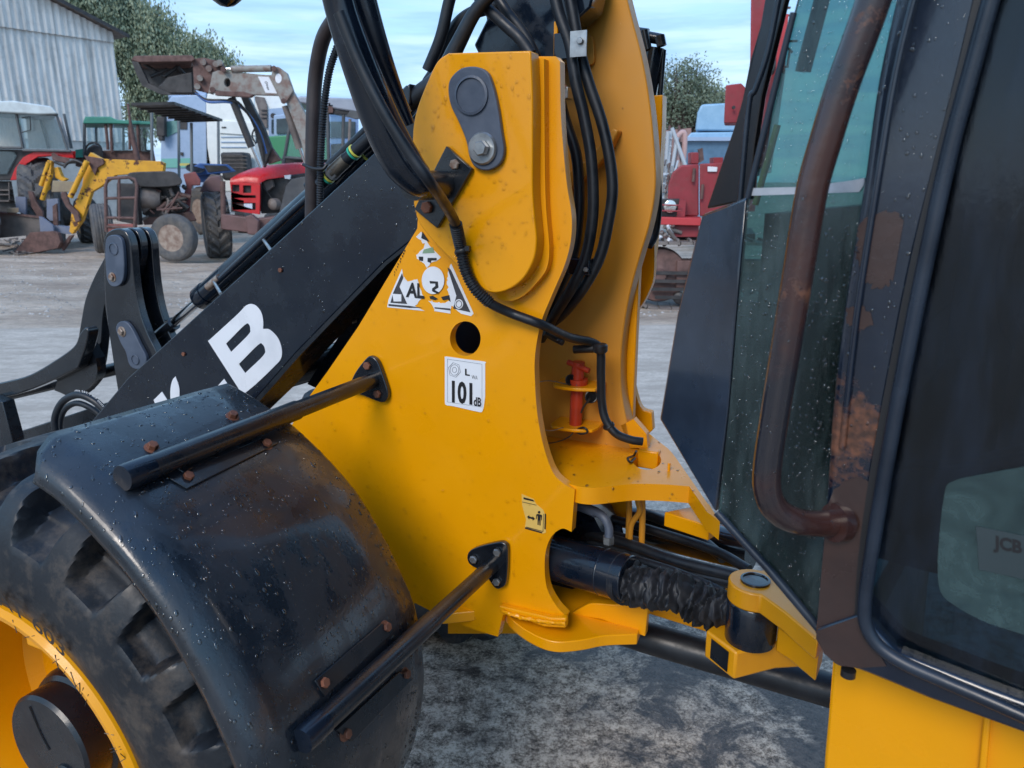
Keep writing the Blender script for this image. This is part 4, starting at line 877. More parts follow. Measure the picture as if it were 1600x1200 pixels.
qg = plate2('quarter_glass', [(1262, -60, 1), (1215, 120, 1), (1168, 310, 1), (1158, 420, 1), (1140, 640, 1), (1122, 800, 1), (1200, 888, 1), (1280, 985, 1), (1300, 800, 1), (1350, 300, 1), (1415, -60, 1)], .725, .005, GLS, LD, n=2, smooth=None)
prism('front_panel', [P2(1166, 308, .738), P2(1125, 324, .775), P2(1097, 335, .80), P2(1080, 400, .79), P2(1058, 490, .78), P2(1030, 655, .77), P2(1118, 802, .745), P2(1137, 640, .727), P2(1155, 430, .730)], L2*.012, PANEL, LD, bevel=.003)
fin = prism('front_post_guard', [P2(1172, 312, .80), P2(1104, 326, .83), P2(1128, 255, .83), P2(1150, 190, .83), P2(1160, 155, .83), P2(1172, 95, .83), P2(1188, 40, .83), P2(1202, -40, .83), P2(1236, -40, .80), P2(1222, 20, .80), P2(1205, 90, .80), P2(1190, 150, .80), P2(1178, 230, .80)], L2*.014, INK, LD, bevel=.002)
tube('guard_edge', [P2(1222, -30, .79), P2(1200, 80, .79), P2(1180, 140, .79), P2(1170, 165, .79), P2(1156, 320, .79)], .003, TRIM, fin)
tube('lower_seal', [P2(1120, 800, .722), P2(1200, 888, .722), P2(1282, 985, .722)], .0045, TRIM, LD, smoothc=False)
tube('front_seal', [P2(1240, 20, .722), P2(1215, 120, .722), P2(1168, 310, .722)], .003, TRIM, LD)
plate2('glass_joint_strip', [(1169, 294, 1), (1258, 292, 1), (1330, 282, 1), (1351, 278, 1), (1349, 290), (1342, 300, 1), (1258, 303, 1), (1168, 306, 1)], .7225, .003, mat('grey_sealant', (.30, .33, .37), (.42, .45, .50), sc=30, rough=(.4, .6), bump=.4, bsc=200), LD, n=2)
for dx in (0, 9): tube('wiper_arm', [P2(1290+dx, -40, .745), P2(1250+dx, 112, .745)], .0045, INK, LD, smoothc=False)
tube('inner_brace', [P2(1215, 195, .95), P2(1180, 320, .95)], .004, mat('yellow_strap', (.55, .36, .10)), LD, smoothc=False)
def upto(pa, pb, l, z):
    a, b = P2(*pa, l), P2(*pb, l); return a+(b-a)*((z-a.z)/(b.z-a.z))
def cz(u, l, z): return U2*u+L2*l+ZV*z
pa_, pb_ = upto((1372, 120), (1412, -60), .700, 2.62), upto((1505, 120), (1548, -60), .700, 2.62)
a_, b_ = P2(1412, -60, .700), P2(1548, -60, .700)
prism('door_pillar_top', [a_, pa_, pb_, b_], L2*.05, PIL, LD, bevel=.004)
a2, b2 = P2(1262, -60, .725), P2(1413, -60, .725)
prism('upper_quarter_glass', [a2, upto((1215, 120), (1262, -60), .725, 2.62), upto((1372, 120), (1413, -60), .725, 2.62), b2], L2*.005, GLS, LD)
prism('rear_door_post', [cz(-.84, .69, 1.07), cz(-.78, .69, 1.07), cz(-.78, .69, 2.62), cz(-.84, .69, 2.62)], L2*.06, PIL, LD, bevel=.004)
prism('rear_side_panel', [cz(-1.34, .70, 1.07), cz(-.84, .70, 1.07), cz(-.84, .70, 2.62), cz(-1.34, .70, 2.62)], L2*.04, PIL, LD)
prism('rear_sill', [P2(1655, 1120, .694), P2(1655, 1167, .694), cz(-.84, .694, 1.075), cz(-.84, .694, 1.12)], L2*.05, PIL, LD)
prism('rear_chassis_plate', [P2(1698, 1160, .76), P2(1698, 1330, .76), cz(-1.6, .76, .62), cz(-1.6, .76, 1.06)], L2*.03, YEL, LD)
pil = plate2('door_pillar', [(1412, -60, 1), (1372, 120), (1348, 290), (1318, 480), (1300, 640), (1290, 780), (1280, 900), (1272, 1000, 1), (1285, 1022, 1), (1330, 1045, 1), (1338, 940, 1), (1350, 860), (1372, 720), (1400, 570), (1432, 410), (1470, 260), (1505, 120), (1548, -60, 1)], .700, .05, PIL, LD, bevel=.006, n=6)
BARE = mat('brown_primer', (.036, .021, .019), (.058, .030, .024), sc=8, rough=(.2, .42), bump=.25, bsc=120, coat=.3)
def patch(pts, amp=2.0): prism('primer_patch', [P2(x, y, .6992) for x, y, *_ in jag(pts, amp)], L2*.0004, BARE, pil)

tube('pillar_rib', [P2(1440, -50, .698), P2(1400, 110, .698), P2(1370, 290, .698), P2(1338, 500, .698), P2(1316, 700, .698)], .003, PIL, pil, n=8)
plate2('pillar_groove', [(1535, -60, 1), (1495, 110), (1460, 250), (1422, 410), (1390, 570), (1362, 720), (1342, 860), (1335, 960, 1), (1350, 985, 1), (1352, 890), (1378, 740), (1405, 590), (1440, 420), (1480, 255), (1515, 120), (1560, -60, 1)], .6985, .004, INK, pil, n=6)
bead = [(1568, -60), (1548, 0), (1515, 120), (1483, 240), (1444, 420), (1412, 580), (1386, 720), (1364, 850), (1352, 930), (1353, 975), (1372, 1008), (1410, 1035), (1470, 1062), (1540, 1092), (1640, 1136)]
tube('door_seal_top', [P2(1568, -60, .688), upto((1548, 0), (1568, -60), .688, 2.58)], .0062, TRIM, LD, smoothc=False, seg=14)
tube('door_seal_rear', [P2(1640, 1136, .688), cz(-.78, .688, 1.10), cz(-.78, .688, 2.58)], .0062, TRIM, LD, smoothc=False, seg=14)
tube('door_seal', [P2(x, y, .688) for x, y in bead], .0062, TRIM, LD, n=8, seg=14)
plate2('sill', [(1272, 985, 1), (1285, 1022, 1), (1310, 1042), (1340, 1047), (1450, 1092, 1), (1660, 1168, 1), (1660, 1120, 1), (1540, 1075, 1), (1400, 1020, 1), (1345, 960, 1)], .694, .05, PIL, LD, bevel=.004)
lathe('sill_plug', P2(1326, 1046, .70)-ZV*.004, (0, 0, -1), [(.007, -.004), (.007, .003), (0, .005)], INK, LD, 14)
_dg = [(1515, 120), (1483, 240), (1444, 420), (1412, 580), (1386, 720), (1364, 850), (1355, 940), (1372, 1005), (1410, 1035), (1540, 1092)]
prism('door_glass', [P2(1545, -60, .704)]+cr_curve([P2(x, y, .704) for x, y in _dg], False, 6)+[cz(-.78, .704, 1.10), cz(-.78, .704, 2.60), upto((1515, 120), (1545, -60), .704, 2.60)], L2*.005, GLD, LD)
# grab handle
_rt = upto((1358, 20), (1385, -60), .63, 2.25)
RL = [_rt+L2*.07+ZV*.02, _rt+L2*.03+ZV*.015, _rt, P2(1385, -60, .63).lerp(_rt, .5), P2(1385, -60, .63).lerp(_rt, .12), P2(1358, 20, .63), P2(1318, 130, .63), P2(1290, 220, .63), P2(1268, 300, .63), P2(1248, 420, .63), P2(1230, 530, .63), P2(1212, 640, .63), P2(1200, 720, .63), P2(1199, 765, .632), P2(1212, 795, .64), P2(1240, 813, .655), P2(1275, 818, .68), P2(1312, 816, .705)]
gh = tube('grab_handle', RL, .0122, RAIL, LD, n=8, seg=24)
tube('handle_weld', [P2(1302, 817, .694), P2(1316, 816, .703)], .018, RAIL, gh, smoothc=False, seg=20)
patch([(1303, 765, 1), (1318, 752, 1), (1340, 745, 1), (1358, 752, 1), (1361, 772), (1348, 850), (1338, 960), (1331, 1041), (1287, 1019), (1275, 998), (1283, 900), (1293, 790)], 1.2)
prism('primer_patch', [P2(x, y, .6932) for x, y, *_ in [(1274, 987), (1345, 962), (1352, 985), (1372, 1018), (1385, 1041), (1342, 1044), (1312, 1040), (1287, 1021)]], L2*.0004, BARE, pil)
patch([(1341, 352, 1), (1360, 335, 1), (1398, 330, 1), (1412, 345), (1395, 440, 1), (1372, 452, 1), (1350, 440, 1), (1338, 400, 1)], 2.2)
patch([(1322, 482, 1), (1345, 476, 1), (1362, 492, 1), (1365, 508, 1), (1340, 515, 1), (1322, 505, 1)], 1.6)
# cab body behind, with added black panels that keep the glass dark
def cbx(name, u0, u1, l0, l1, z0, z1, m, **k):
    c = U2*((u0+u1)/2)+L2*((l0+l1)/2)+ZV*((z0+z1)/2); return box(name, c, U2*((u1-u0)/2), L2*((l1-l0)/2), ZV*((z1-z0)/2), m, LD, **k)
pf = P2(1160, 420, .725).dot(U2)
cbx('cab_floor', -1.3, pf-.035, .95, 2.05, 1.09, 1.13, CABIN)
cbx('cab_back_wall', -1.34, -1.30, .76, 2.05, 1.09, 2.6, CABIN)
cbx('far_door_panel', -1.3, pf+.02, 2.04, 2.06, 1.10, 1.66, CABIN)  # far door lower panel, extended forwards to close a bright gap
cbx('front_blackout_panel', pf-.03, pf-.015, .732, 2.0, 1.27, 1.51, CABIN)  # lower front panel, widened so the quarter glass reads dark
cbx('foot_blackout_panel', pf-.03, pf-.015, 1.0, 2.0, 1.10, 1.268, CABIN)  # added to block daylight below the front panel
plate2('glass_blackout_backing', [(1154, 470, 1), (1141, 640, 1), (1126, 796, 1), (1200, 880, 1), (1277, 974, 1), (1296, 780, 1), (1330, 500, 1)], .740, .008, CABIN, LD, n=1)  # added dark sheet behind the quarter glass, stands in for interior shade
cbx('cab_roof', -1.34, pf+.1, .66, 2.1, 2.62, 2.72, BLK)
cbx('dashboard', -.05, pf-.2, 1.25, 1.6, 1.13, 1.58, CABIN, bevel=.02)
seat = cbx('seat_base', -1.0, -.5, 1.15, 1.6, 1.13, 1.5, CABIN, bevel=.03)
cbx('seat_back', -1.05, -.92, 1.15, 1.6, 1.5, 2.15, CABIN, bevel=.04)
cbx('far_upper_blackout', -1.3, pf+.02, 2.0, 2.03, 1.62, 2.62, CABIN)  # added black sheet over the far window, keeps the door glass dark
cbx('front_corner_blackout', pf-.02, pf, 1.62, 2.0, 1.10, 2.62, CABIN)  # added to shut off sky behind the door glass
cbx('far_front_pillar', pf-.2, pf-.14, 2.0, 2.05, 1.4, 2.62, CABIN)
lathe('steering_wheel', U2*(-.12)+L2*1.38+ZV*1.72, U2*-.5+ZV, [(.17, -.01), (.185, 0), (.17, .01), (.155, 0), (.17, -.01)], INK, LD, 32)
tube('interior_cable', [P2(1376, 738, .712), P2(1420, 722, .712), P2(1480, 722, .712), P2(1540, 712, .712), P2(1630, 690, .712)], .0028, TRIM, LD)
tube('interior_cable', [P2(1376, 745, .714), P2(1430, 730, .714), P2(1490, 730, .714), P2(1560, 718, .714), P2(1640, 700, .714)], .0022, TRIM, LD)
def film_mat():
    m, t, b = NM('teal_light_film'); L = t.links.new; tr = nn(t, 'ShaderNodeBsdfTransparent'); tc = nn(t, 'ShaderNodeTexCoord')
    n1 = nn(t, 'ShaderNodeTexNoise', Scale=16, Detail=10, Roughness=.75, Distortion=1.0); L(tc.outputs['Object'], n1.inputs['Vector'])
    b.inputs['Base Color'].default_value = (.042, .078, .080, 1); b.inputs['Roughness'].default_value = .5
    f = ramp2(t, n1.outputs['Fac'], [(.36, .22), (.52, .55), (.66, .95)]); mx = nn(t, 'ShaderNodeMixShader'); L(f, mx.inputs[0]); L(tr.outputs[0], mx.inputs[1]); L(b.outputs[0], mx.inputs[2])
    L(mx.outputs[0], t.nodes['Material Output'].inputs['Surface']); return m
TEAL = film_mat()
lw = plate2('teal_light_film', [(1476, 770), (1490, 752), (1530, 742), (1640, 722, 1), (1680, 1020, 1), (1600, 992), (1540, 972), (1490, 945), (1468, 920), (1466, 860)], .7030, .0006, TEAL, LD, n=6)  # teal light seen in the door glass, painted on as a film
def q2(px, l): return [P2(x, y, l) for x, y in px]
dp = plate2('plate_behind_glass', [(1525, 822, 1), (1660, 850, 1), (1670, 920, 1), (1530, 890, 1)], .7024, .0004, mat('grey_decal', (.030, .045, .050)), lw, smooth=None)
text_on('maker_lettering', 'JCB', q2([(1552, 863), (1597, 872), (1597, 845), (1552, 836)], .7020), INK, dp, .04)
tube('seat_arc', [P2(1620, 300, .80), P2(1580, 370, .80), P2(1568, 440, .80), P2(1576, 510, .80), P2(1620, 570, .80)], .006, INK, LD)
# chassis below the cab
plate2('rear_chassis_side', [(1302, 1030, 1), (1500, 1085, 1), (1700, 1160, 1), (1700, 1330, 1), (1280, 1330, 1), (1288, 1180, 1)], .76, .03, YEL, LD, bevel=.004)
prism('rear_chassis_front', [P2(1302, 1030, .762), P2(1302, 1030, .762)+L2*.5, P2(1280, 1330, .762)+L2*.5, P2(1280, 1330, .762)], -U2*.02, YEL, LD)
plate2('chassis_step_edge', [(1537, 1118, 1), (1548, 1122, 1), (1533, 1300, 1), (1520, 1300, 1)], .752, .008, YEL, LD, bevel=.002)

# ---- water drops -----------------------------------------------------
def water(nm='water', ior=1.85):
    m, t, b = NM(nm); L = t.links.new; tr = nn(t, 'ShaderNodeBsdfTransparent'); gl = nn(t, 'ShaderNodeBsdfGlossy'); gl.inputs['Roughness'].default_value = .05
    tr.inputs[0].default_value = (.99, .99, .99, 1); fr = nn(t, 'ShaderNodeFresnel'); fr.inputs[0].default_value = ior; mx = nn(t, 'ShaderNodeMixShader')
    L(fr.outputs[0], mx.inputs[0]); L(tr.outputs[0], mx.inputs[1]); L(gl.outputs[0], mx.inputs[2]); L(mx.outputs[0], t.nodes['Material Output'].inputs['Surface']); return m
WATER = water(); WATER2 = water('water_thin', 1.24)
def drops(obj, n, r0, r1, faceL=None, lift=0.0, m=None, box=None, stretch=1.0, name='water_drops', flat=.5):
    me = obj.data; off = OFF; V0 = np.array([tuple(v.co) for v in me.vertices])+np.array(tuple(off)); tris = []
    me.calc_loop_triangles()
    for lt in me.loop_triangles: tris.append(lt.vertices[:])
    T = V0[np.array(tris)]; N = np.cross(T[:, 1]-T[:, 0], T[:, 2]-T[:, 0]); A = np.linalg.norm(N, axis=1)+1e-12; N = N/A[:, None]
    C = T.mean(1); view = np.array(tuple(CAM))-C; view /= np.linalg.norm(view, axis=1)[:, None]
    ok = (N*view).sum(1) > .12
    if faceL is not None: ok &= (N @ np.array(tuple(faceL)) > .5)
    A = A*ok
    if A.sum() < 1e-9: return
    idx = rng.choice(len(A), size=n, p=A/A.sum()); out = []; VV = []; FF = []
    for i in idx:
        a, b2 = rng.random(2)
        if a+b2 > 1: a, b2 = 1-a, 1-b2
        p = T[i, 0]*(1-a-b2)+T[i, 1]*a+T[i, 2]*b2
        if box is not None:
            d = Vector(p)-CAM; fy = d.y*_cp-d.z*_sp; up = d.y*_sp+d.z*_cp; X = 800+FPX*d.x/fy; Y = 600-FPX*up/fy
            if not (box[0] < X < box[2] and box[1] < Y < box[3]): continue
        nrm = Vector(N[i]); u = nrm.cross(ZV); u = (u if u.length > 1e-3 else Vector((1, 0, 0))).normalized(); v = nrm.cross(u)
        r = r0+(r1-r0)*rng.random()**2.5; e = 1+abs(rng.normal())*.35*stretch; s = len(VV); K = 8; h = r*flat; P = Vector(p)+nrm*(lift-.0003)
        for q, (rr, hh) in enumerate(((1.0, 0.0), (.86, .55), (.5, .9))):
            for k in range(K):
                c = 2*PI*k/K; VV.append(P+u*(r*rr*math.cos(c))+v*(r*rr*e*math.sin(c))+nrm*(h*hh))
        VV.append(P+nrm*h)
        for q in range(2):
            for k in range(K): FF.append((s+q*K+k, s+q*K+(k+1) % K, s+(q+1)*K+(k+1) % K, s+(q+1)*K+k))
        for k in range(K): FF.append((s+2*K+k, s+2*K+(k+1) % K, s+3*K))
    if VV: tag(mk(name, VV, FF, m or WATER, obj, smooth=80), kind='stuff')
drops(main, 520, .0010, .0034, faceL=-L1, m=WATER2)
drops(lug, 300, .0012, .0038, faceL=-L1, m=WATER2)
drops(arm, 800, .0009, .0030, faceL=-L1)
drops(MG, 2800, .0008, .0030, stretch=1.6, lift=.0031)
drops(gh, 420, .0005, .0014, stretch=.5)
drops(pil, 420, .0005, .0018, faceL=-L2)
drops(qg, 2600, .0005, .0016, faceL=-L2)
drops(tw, 60, .0008, .0018, faceL=-L1)
drops(tab, 120, .0010, .0032)
# ================================================================ BACKGROUND
def bgmat(n, c, c2=None, **k):
    k.setdefault('sc', 4); k.setdefault('rough', (.4, .7)); return mat(n, c, c2, **k)
SHEETM = None
def sheet_mat():
    m, t, b = NM('weathered_fibre_cement'); L = t.links.new
    tc = nn(t, 'ShaderNodeTexCoord'); mp = nn(t, 'ShaderNodeMapping'); mp.inputs['Scale'].default_value = (1, 1, .12); L(tc.outputs['Object'], mp.inputs[0])
    a = nn(t, 'ShaderNodeTexNoise', Scale=3.2, Detail=8, Roughness=.7); L(mp.outputs[0], a.inputs['Vector'])
    c = nn(t, 'ShaderNodeTexNoise', Scale=2.2, Detail=9, Roughness=.75); L(tc.outputs['Object'], c.inputs['Vector'])
    c1 = ramp2(t, a.outputs['Fac'], [(.35, (.42, .41, .39)), (.5, (.60, .59, .565)), (.68, (.74, .73, .70))])
    f = ramp2(t, c.outputs['Fac'], [(.5, 0.0), (.75, .6)]); L(mixn(t, f, c1, (.33, .32, .30)), b.inputs['Base Color']); b.inputs['Roughness'].default_value = .85
    return m
SHM = sheet_mat()
BRED = bgmat('tractor_red', (.62, .018, .022), (.48, .016, .018), rough=(.25, .45), grime=.25)
BRED2 = bgmat('faded_dark_red', (.30, .035, .045), (.22, .03, .035), grime=.3)
BBLK = bgmat('dark_metal', (.02, .02, .022), (.05, .045, .045))
BRST = bgmat('old_rust', (.14, .075, .065), (.085, .05, .045), rough=(.6, .85), sc=9)
BGREY = bgmat('old_grey_steel', (.20, .17, .155), (.12, .10, .095), rough=(.6, .8), sc=5)
BLOAD = bgmat('loader_grey_paint', (.26, .25, .23), (.19, .125, .105), sc=6, th=(.45, .6), rough=(.5, .8))
BYEL = bgmat('old_yellow', (.74, .37, .02), (.62, .30, .02), rough=(.4, .65), rust=.55, rsc2=5)
BWHT = bgmat('lorry_white', (.82, .83, .80), (.74, .76, .74), rough=(.25, .4))
BWBL = bgmat('lorry_pale_blue', (.34, .44, .60), (.30, .40, .55), rough=(.25, .4))
BLBL = bgmat('light_blue_paint', (.28, .46, .62), (.23, .40, .56), rough=(.25, .45))
BBLU = bgmat('tractor_blue', (.03, .11, .36), (.05, .14, .36), rough=(.35, .5), grime=.3)
BGRN2 = bgmat('cab_green', (.035, .20, .15), (.05, .26, .19), rough=(.4, .6), grime=.25)
BLGR = bgmat('light_green', (.05, .24, .11), rough=(.3, .5))
BWROOF = bgmat('white_roof', (.55, .62, .64), (.45, .5, .52), rough=(.4, .6), grime=.2)
BRUB = bgmat('old_tyre', (.07, .072, .078), (.13, .12, .11), rough=(.6, .85), sc=7, grime=.4)
BGLS = glassmat('background_glass', (.82, .90, .92), rough=.03, film=.12)
BGLD = bgmat('window_dark_glass', (.03, .045, .055), (.05, .075, .085), rough=(.05, .15))
BCHR = bgmat('crane_ram_chrome', (.7, .74, .78), rough=(.1, .2), metal=1.0)
def bx(name, x0, y0, x1, y1, Y, d, m, p, **k): return plateY(name, R4(x0, y0, x1, y1), Y, d, m, p, n=1, **k)
def pl(name, pts, Y, d, m, p, **k):
    sm = k.pop('sm', False)
    return plateY(name, pts if sm else [(a[0], a[1], 1) for a in pts], Y, d, m, p, n=4 if sm else 1, **k)
def bt(name, pts, r, m, p, seg=10, sc=False, **k): return tube(name, [PY(*q) for q in pts], r, m, p, smoothc=sc, seg=seg, **k)
def gx(px, Y, z=0.0):
    """ground point under pixel column px at distance Y"""
    d = ray(px, 300); return (d.x/d.y*Y, Y, z)
def tyre(name, c, ax, R, rr, w, m, rimm, parent, lugs=0, seg=64, tread=.03, spokes=None, chev=1.0):
    ax_, u, v = axes(-Vector(ax)); c = Vector(c); prof = [(-.5, rr), (-.56, rr+(R-rr)*.35), (-.55, rr+(R-rr)*.7), (-.48, R-.035*R/.5), (-.40, R-.008), (-.2, R), (0, R), (.2, R), (.40, R-.008), (.48, R-.035*R/.5), (.55, rr+(R-rr)*.7), (.56, rr+(R-rr)*.35), (.5, rr)]
    S = cr_curve([Vector((a, b, 0)) for a, b in prof], False, 3); ns = len(S); N = seg if not lugs else lugs*8; V = []; F = []
    for i in range(N):
        th = 2*PI*i/N
        for p in S:
            s, r = p.x, p.y; d = 0
            if r > R*.88:
                if lugs:
                    ph = (i/8.0 + (0 if s < 0 else .5) + chev*abs(s)*1.6) % 1; d = -tread if ph < .55 else 0
                    if abs(s) > .5: d *= .6
                else: d = -.010 if (int((s+.6)*12) % 2 == 0 and abs(s) < .42) else 0
            V.append(c+ax_*(s*w)+(u*math.cos(th)+v*math.sin(th))*(r+d))
    for i in range(N):
        for j in range(ns-1): F.append((i*ns+j, ((i+1) % N)*ns+j, ((i+1) % N)*ns+j+1, i*ns+j+1))
    rim = lathe('wheel', c, ax_, [(rr, -.5*w), (rr*1.02, -.46*w), (rr*.93, -.42*w), (rr*.88, -.2*w), (rr*.6, -.12*w), (rr*.34, -.16*w), (rr*.32, -.3*w), (.0, -.32*w)], rimm, parent, 32)
    mk('tyre', V, F, m, rim, smooth=35)
    V, F = lathe_vf(c, ax_, [(rr, .5*w), (rr*.93, .40*w), (rr*.85, .1*w), (0, .1*w)], 32); mk('rim_back', V, F, rimm, rim, smooth=40)
    for k in range(6):
        a = k*PI/3; p = c+(u*math.cos(a)+v*math.sin(a))*rr*.46-ax_*(.15*w); V2, F2 = lathe_vf(p, ax_, [(.013, -.02), (.013, .03)], 6)
        mk('wheel_nut', V2, F2, rimm, rim)
    return rim

# ---- barn -------------------------------------------------------------
cn = PY(193, 200, 32.0); wd = Vector((.5975, .8018, 0)); wn = Vector((.8018, -.5975, 0))
barn = thing('barn', (cn.x, cn.y, 0), 'tall grey barn clad in weathered corrugated sheets with sloping gable, behind the white-roofed tractor', 'barn')
z_e = PY(180, 48, 31.8).z; z_lap = PY(160, 58, 31.5).z; z_b = PY(105, 221, 31.0).z
def wall_pt(s, z, o=0.0): return Vector((cn.x, cn.y, 0))-wd*s+wn*o+ZV*z
PITCHC = .235
def csheet(s0, s1, zf0, zf1, o, nm='sheet'):
    n = max(2, int((s1-s0)/PITCHC*8)); V = []; F = []
    for i in range(n+1):
        s = s0+(s1-s0)*i/n; d = o+.030*math.sin(2*PI*s/PITCHC)
        V += [wall_pt(s, zf0(s), d), wall_pt(s, zf1(s), d)]
    for i in range(n): F.append((2*i, 2*i+2, 2*i+3, 2*i+1))
    return mk(nm, V, F, SHM, barn, smooth=70, recalc=False)
roofz = lambda s: z_e + min(s, 24-s)*.36
s = -.05; 
for k in range(23):
    s0 = k*1.05; csheet(s0, s0+1.09, lambda q: z_b, lambda q: z_lap, .02+.012*(k % 2))
    csheet(s0, s0+1.09, lambda q: z_lap-.12, lambda q: roofz(q)-.05, .10+.012*(k % 2))
merged('plinth_wall', [box_vf((wall_pt(12, z_b/2, -.12)), wd*12.1, wn*.1, ZV*z_b/2)], bgmat('pale_blockwork', (.42, .43, .42), (.33, .34, .33)), barn)
merged('side_wall', [box_vf(wall_pt(-.05, z_e/2, -20)-wn*0, wd*.05, wn*19.8, ZV*(z_e/2-.05))], SHM, barn)
ro = []
for sg in (0, 1):
    a = wall_pt(-.45 if sg == 0 else 24.45, roofz(0)-.16, .45); b = wall_pt(12, z_e+12*.36+.02, .45)
    q = [a, b, b-wn*41, a-wn*41]; ro.append(mk('roof', q+[p+ZV*.07 for p in q], [(0, 1, 2, 3), (4, 5, 6, 7), (0, 1, 5, 4), (1, 2, 6, 5), (2, 3, 7, 6), (3, 0, 4, 7)], BGREY, barn))
mk('barge_board', [wall_pt(-.45, roofz(0)-.22, .47), wall_pt(12, z_e+12*.36-.04, .47), wall_pt(12, z_e+12*.36+.10, .47), wall_pt(-.45, roofz(0)-.08, .47)], [(0, 1, 2, 3)], BBLK, barn)

# ---- trees --------------------------------------------------------------
def leafmat(n, a, b_):
    m, t, b = NM(n); L = t.links.new; tc = nn(t, 'ShaderNodeTexCoord'); n1 = nn(t, 'ShaderNodeTexNoise', Scale=.9, Detail=5); L(tc.outputs['Object'], n1.inputs['Vector'])
    L(ramp2(t, n1.outputs['Fac'], [(.35, a), (.65, b_)]), b.inputs['Base Color']); b.inputs['Roughness'].default_value = .6
    return m
LF1 = leafmat('willow_leaves', (.16, .21, .13), (.30, .34, .22)); LF2 = leafmat('dark_leaves', (.11, .15, .10), (.18, .22, .15)); BARK = bgmat('bark', (.07, .055, .045), (.11, .09, .075), rough=(.8, .95))
def tree(name, base, lobes, nclump, per, lsize, lm, label, group=None, droop=.5, cr=.8, limbs=14, tr=.3):
    T_ = thing(name, base, label, 'tree', group); B = Vector(base); V = []; F = []; cl_ = []
    vol = [r[0]*r[1]*r[2] for _, r in lobes]; vol = np.array(vol)**.8; vol = vol/vol.sum()
    for k in range(nclump):
        c, r = lobes[rng.choice(len(lobes), p=vol)]; d = rng.normal(size=3); d /= np.linalg.norm(d); q = rng.random()**.38
        cl_.append(c+Vector((d[0]*r[0], d[1]*r[1], d[2]*r[2]))*q)
    for c in cl_:
        rr = cr*rng.uniform(.5, 1.2)
        for j in range(int(per*rng.uniform(.6, 1.3))):
            d = np.clip(rng.normal(size=3), -1.5, 1.5)*rr*.5; p = c+Vector((d[0], d[1], d[2]*1.1-droop*abs(rng.normal())*rr)); s_ = lsize*rng.uniform(.6, 1.4)
            a = Vector(rng.normal(size=3)); a.normalize(); b_ = a.cross(Vector(rng.normal(size=3))).normalized()
            if droop > .3: a = (a*.5-ZV*.9).normalized(); b_ = a.cross(b_).normalized()
            i = len(V); V += [p-a*s_, p+b_*s_*.45, p+a*s_, p-b_*s_*.45]; F.append((i, i+1, i+2, i+3))
    tag(mk('crown', V, F, lm, T_, recalc=False), kind='stuff')
    top = max(c.z+r[2]*.4 for c, r in lobes); ctr = sum((c for c, r in lobes), Vector())/len(lobes)
    tk = [B, B+(Vector((ctr.x, ctr.y, 0))-B)*.3+ZV*top*.3, Vector((ctr.x, ctr.y, top*.85))]
    lb = [tube_vf(cr_curve(tk, False, 6), [tr, tr*.7, tr*.25], 10)]
    for k in range(limbs):
        c = cl_[rng.integers(len(cl_))]; t_ = rng.uniform(.35, .9); s_ = tk[0].lerp(tk[2], t_); s_ = Vector((ctr.x+(B.x-ctr.x)*(1-t_), ctr.y, B.z+(top*.85)*t_))
        lb.append(tube_vf(cr_curve([s_, s_.lerp(c, .5)+ZV*.3, c], False, 5), [tr*.35, tr*.2, tr*.06], 6))
    merged('trunk', lb, BARK, T_, smooth=60)
    return T_
def lobe(px, py, Y, rp, rz=None, ry=None):
    k = Y/FPX; return (PY(px, py, Y), (rp*k, (ry or rp)*k, (rz or rp)*k))
tree('willow_tree', gx(215, 48), [lobe(150, 25, 47, 45, 45), lobe(190, 45, 48, 50, 55), lobe(235, 60, 48, 45, 50), lobe(285, 85, 48, 35, 30), lobe(325, 92, 49, 28, 30), lobe(352, 100, 49, 12, 26), lobe(225, 140, 48, 28, 35), lobe(130, -30, 47, 60, 50), lobe(205, 10, 49, 25, 25)], 760, 120, .10, LF1, 'large willow with drooping grey-green leaves beside the barn gable', droop=1.0, cr=.85, tr=.5)
tree('round_tree', gx(1065, 44), [lobe(1065, 150, 44, 50, 48), lobe(1045, 175, 44, 30, 40), lobe(1095, 170, 44, 36, 40), lobe(1070, 125, 44, 34, 26)], 190, 70, .075, LF2, 'airy round-crowned tree behind the light blue lorry', droop=.0, cr=.75, limbs=90, tr=.3)
tree('small_tree', gx(1122, 60), [lobe(1122, 158, 60, 22, 20), lobe(1105, 175, 60, 20, 20), lobe(1150, 175, 60, 30, 25)], 110, 80, .12, LF1, 'low pale green tree peeping past the light blue lorry cab', droop=0, cr=1.0, tr=.2)
tree('shrub_tree', gx(215, 60), [lobe(220, 180, 58, 22, 20), lobe(245, 165, 58, 25, 22)], 80, 70, .12, LF2, 'dark low tree in the gap between barn and lorries', droop=0, cr=1.1, tr=.2)

# ---- lorries ------------------------------------------------------------
def slats(name, x0, x1, ys, Y, m, p, dy=.9):
    for y in ys: bx(name, x0, y-dy, x1, y+dy, Y, .03, m, p)
t1 = thing('lorry', gx(285, 24), 'pale blue-white lorry cab with black side mirror and wind deflector behind the canopy tractor', 'lorry', 'lorries parked behind the tractors')
pl('cab_body', [(252, 205), (258, 165), (268, 150), (322, 146), (324, 300), (300, 330), (250, 330)], 24, 2.4, BWBL, t1, bevel=.04)
pl('roof_deflector', [(262, 152), (268, 130), (300, 118), (324, 118), (323, 152)], 24.2, 2.0, BWBL, t1, bevel=.04)
w_ = pl('side_window', [(257, 190), (276, 188), (277, 206), (261, 214), (256, 213)], 23.97, .04, bgmat('teal_window', (.12, .26, .24), (.18, .33, .3), rough=(.1, .2)), t1)
bx('small_window', 281, 189, 292, 202, 23.97, .03, BBLK, t1)
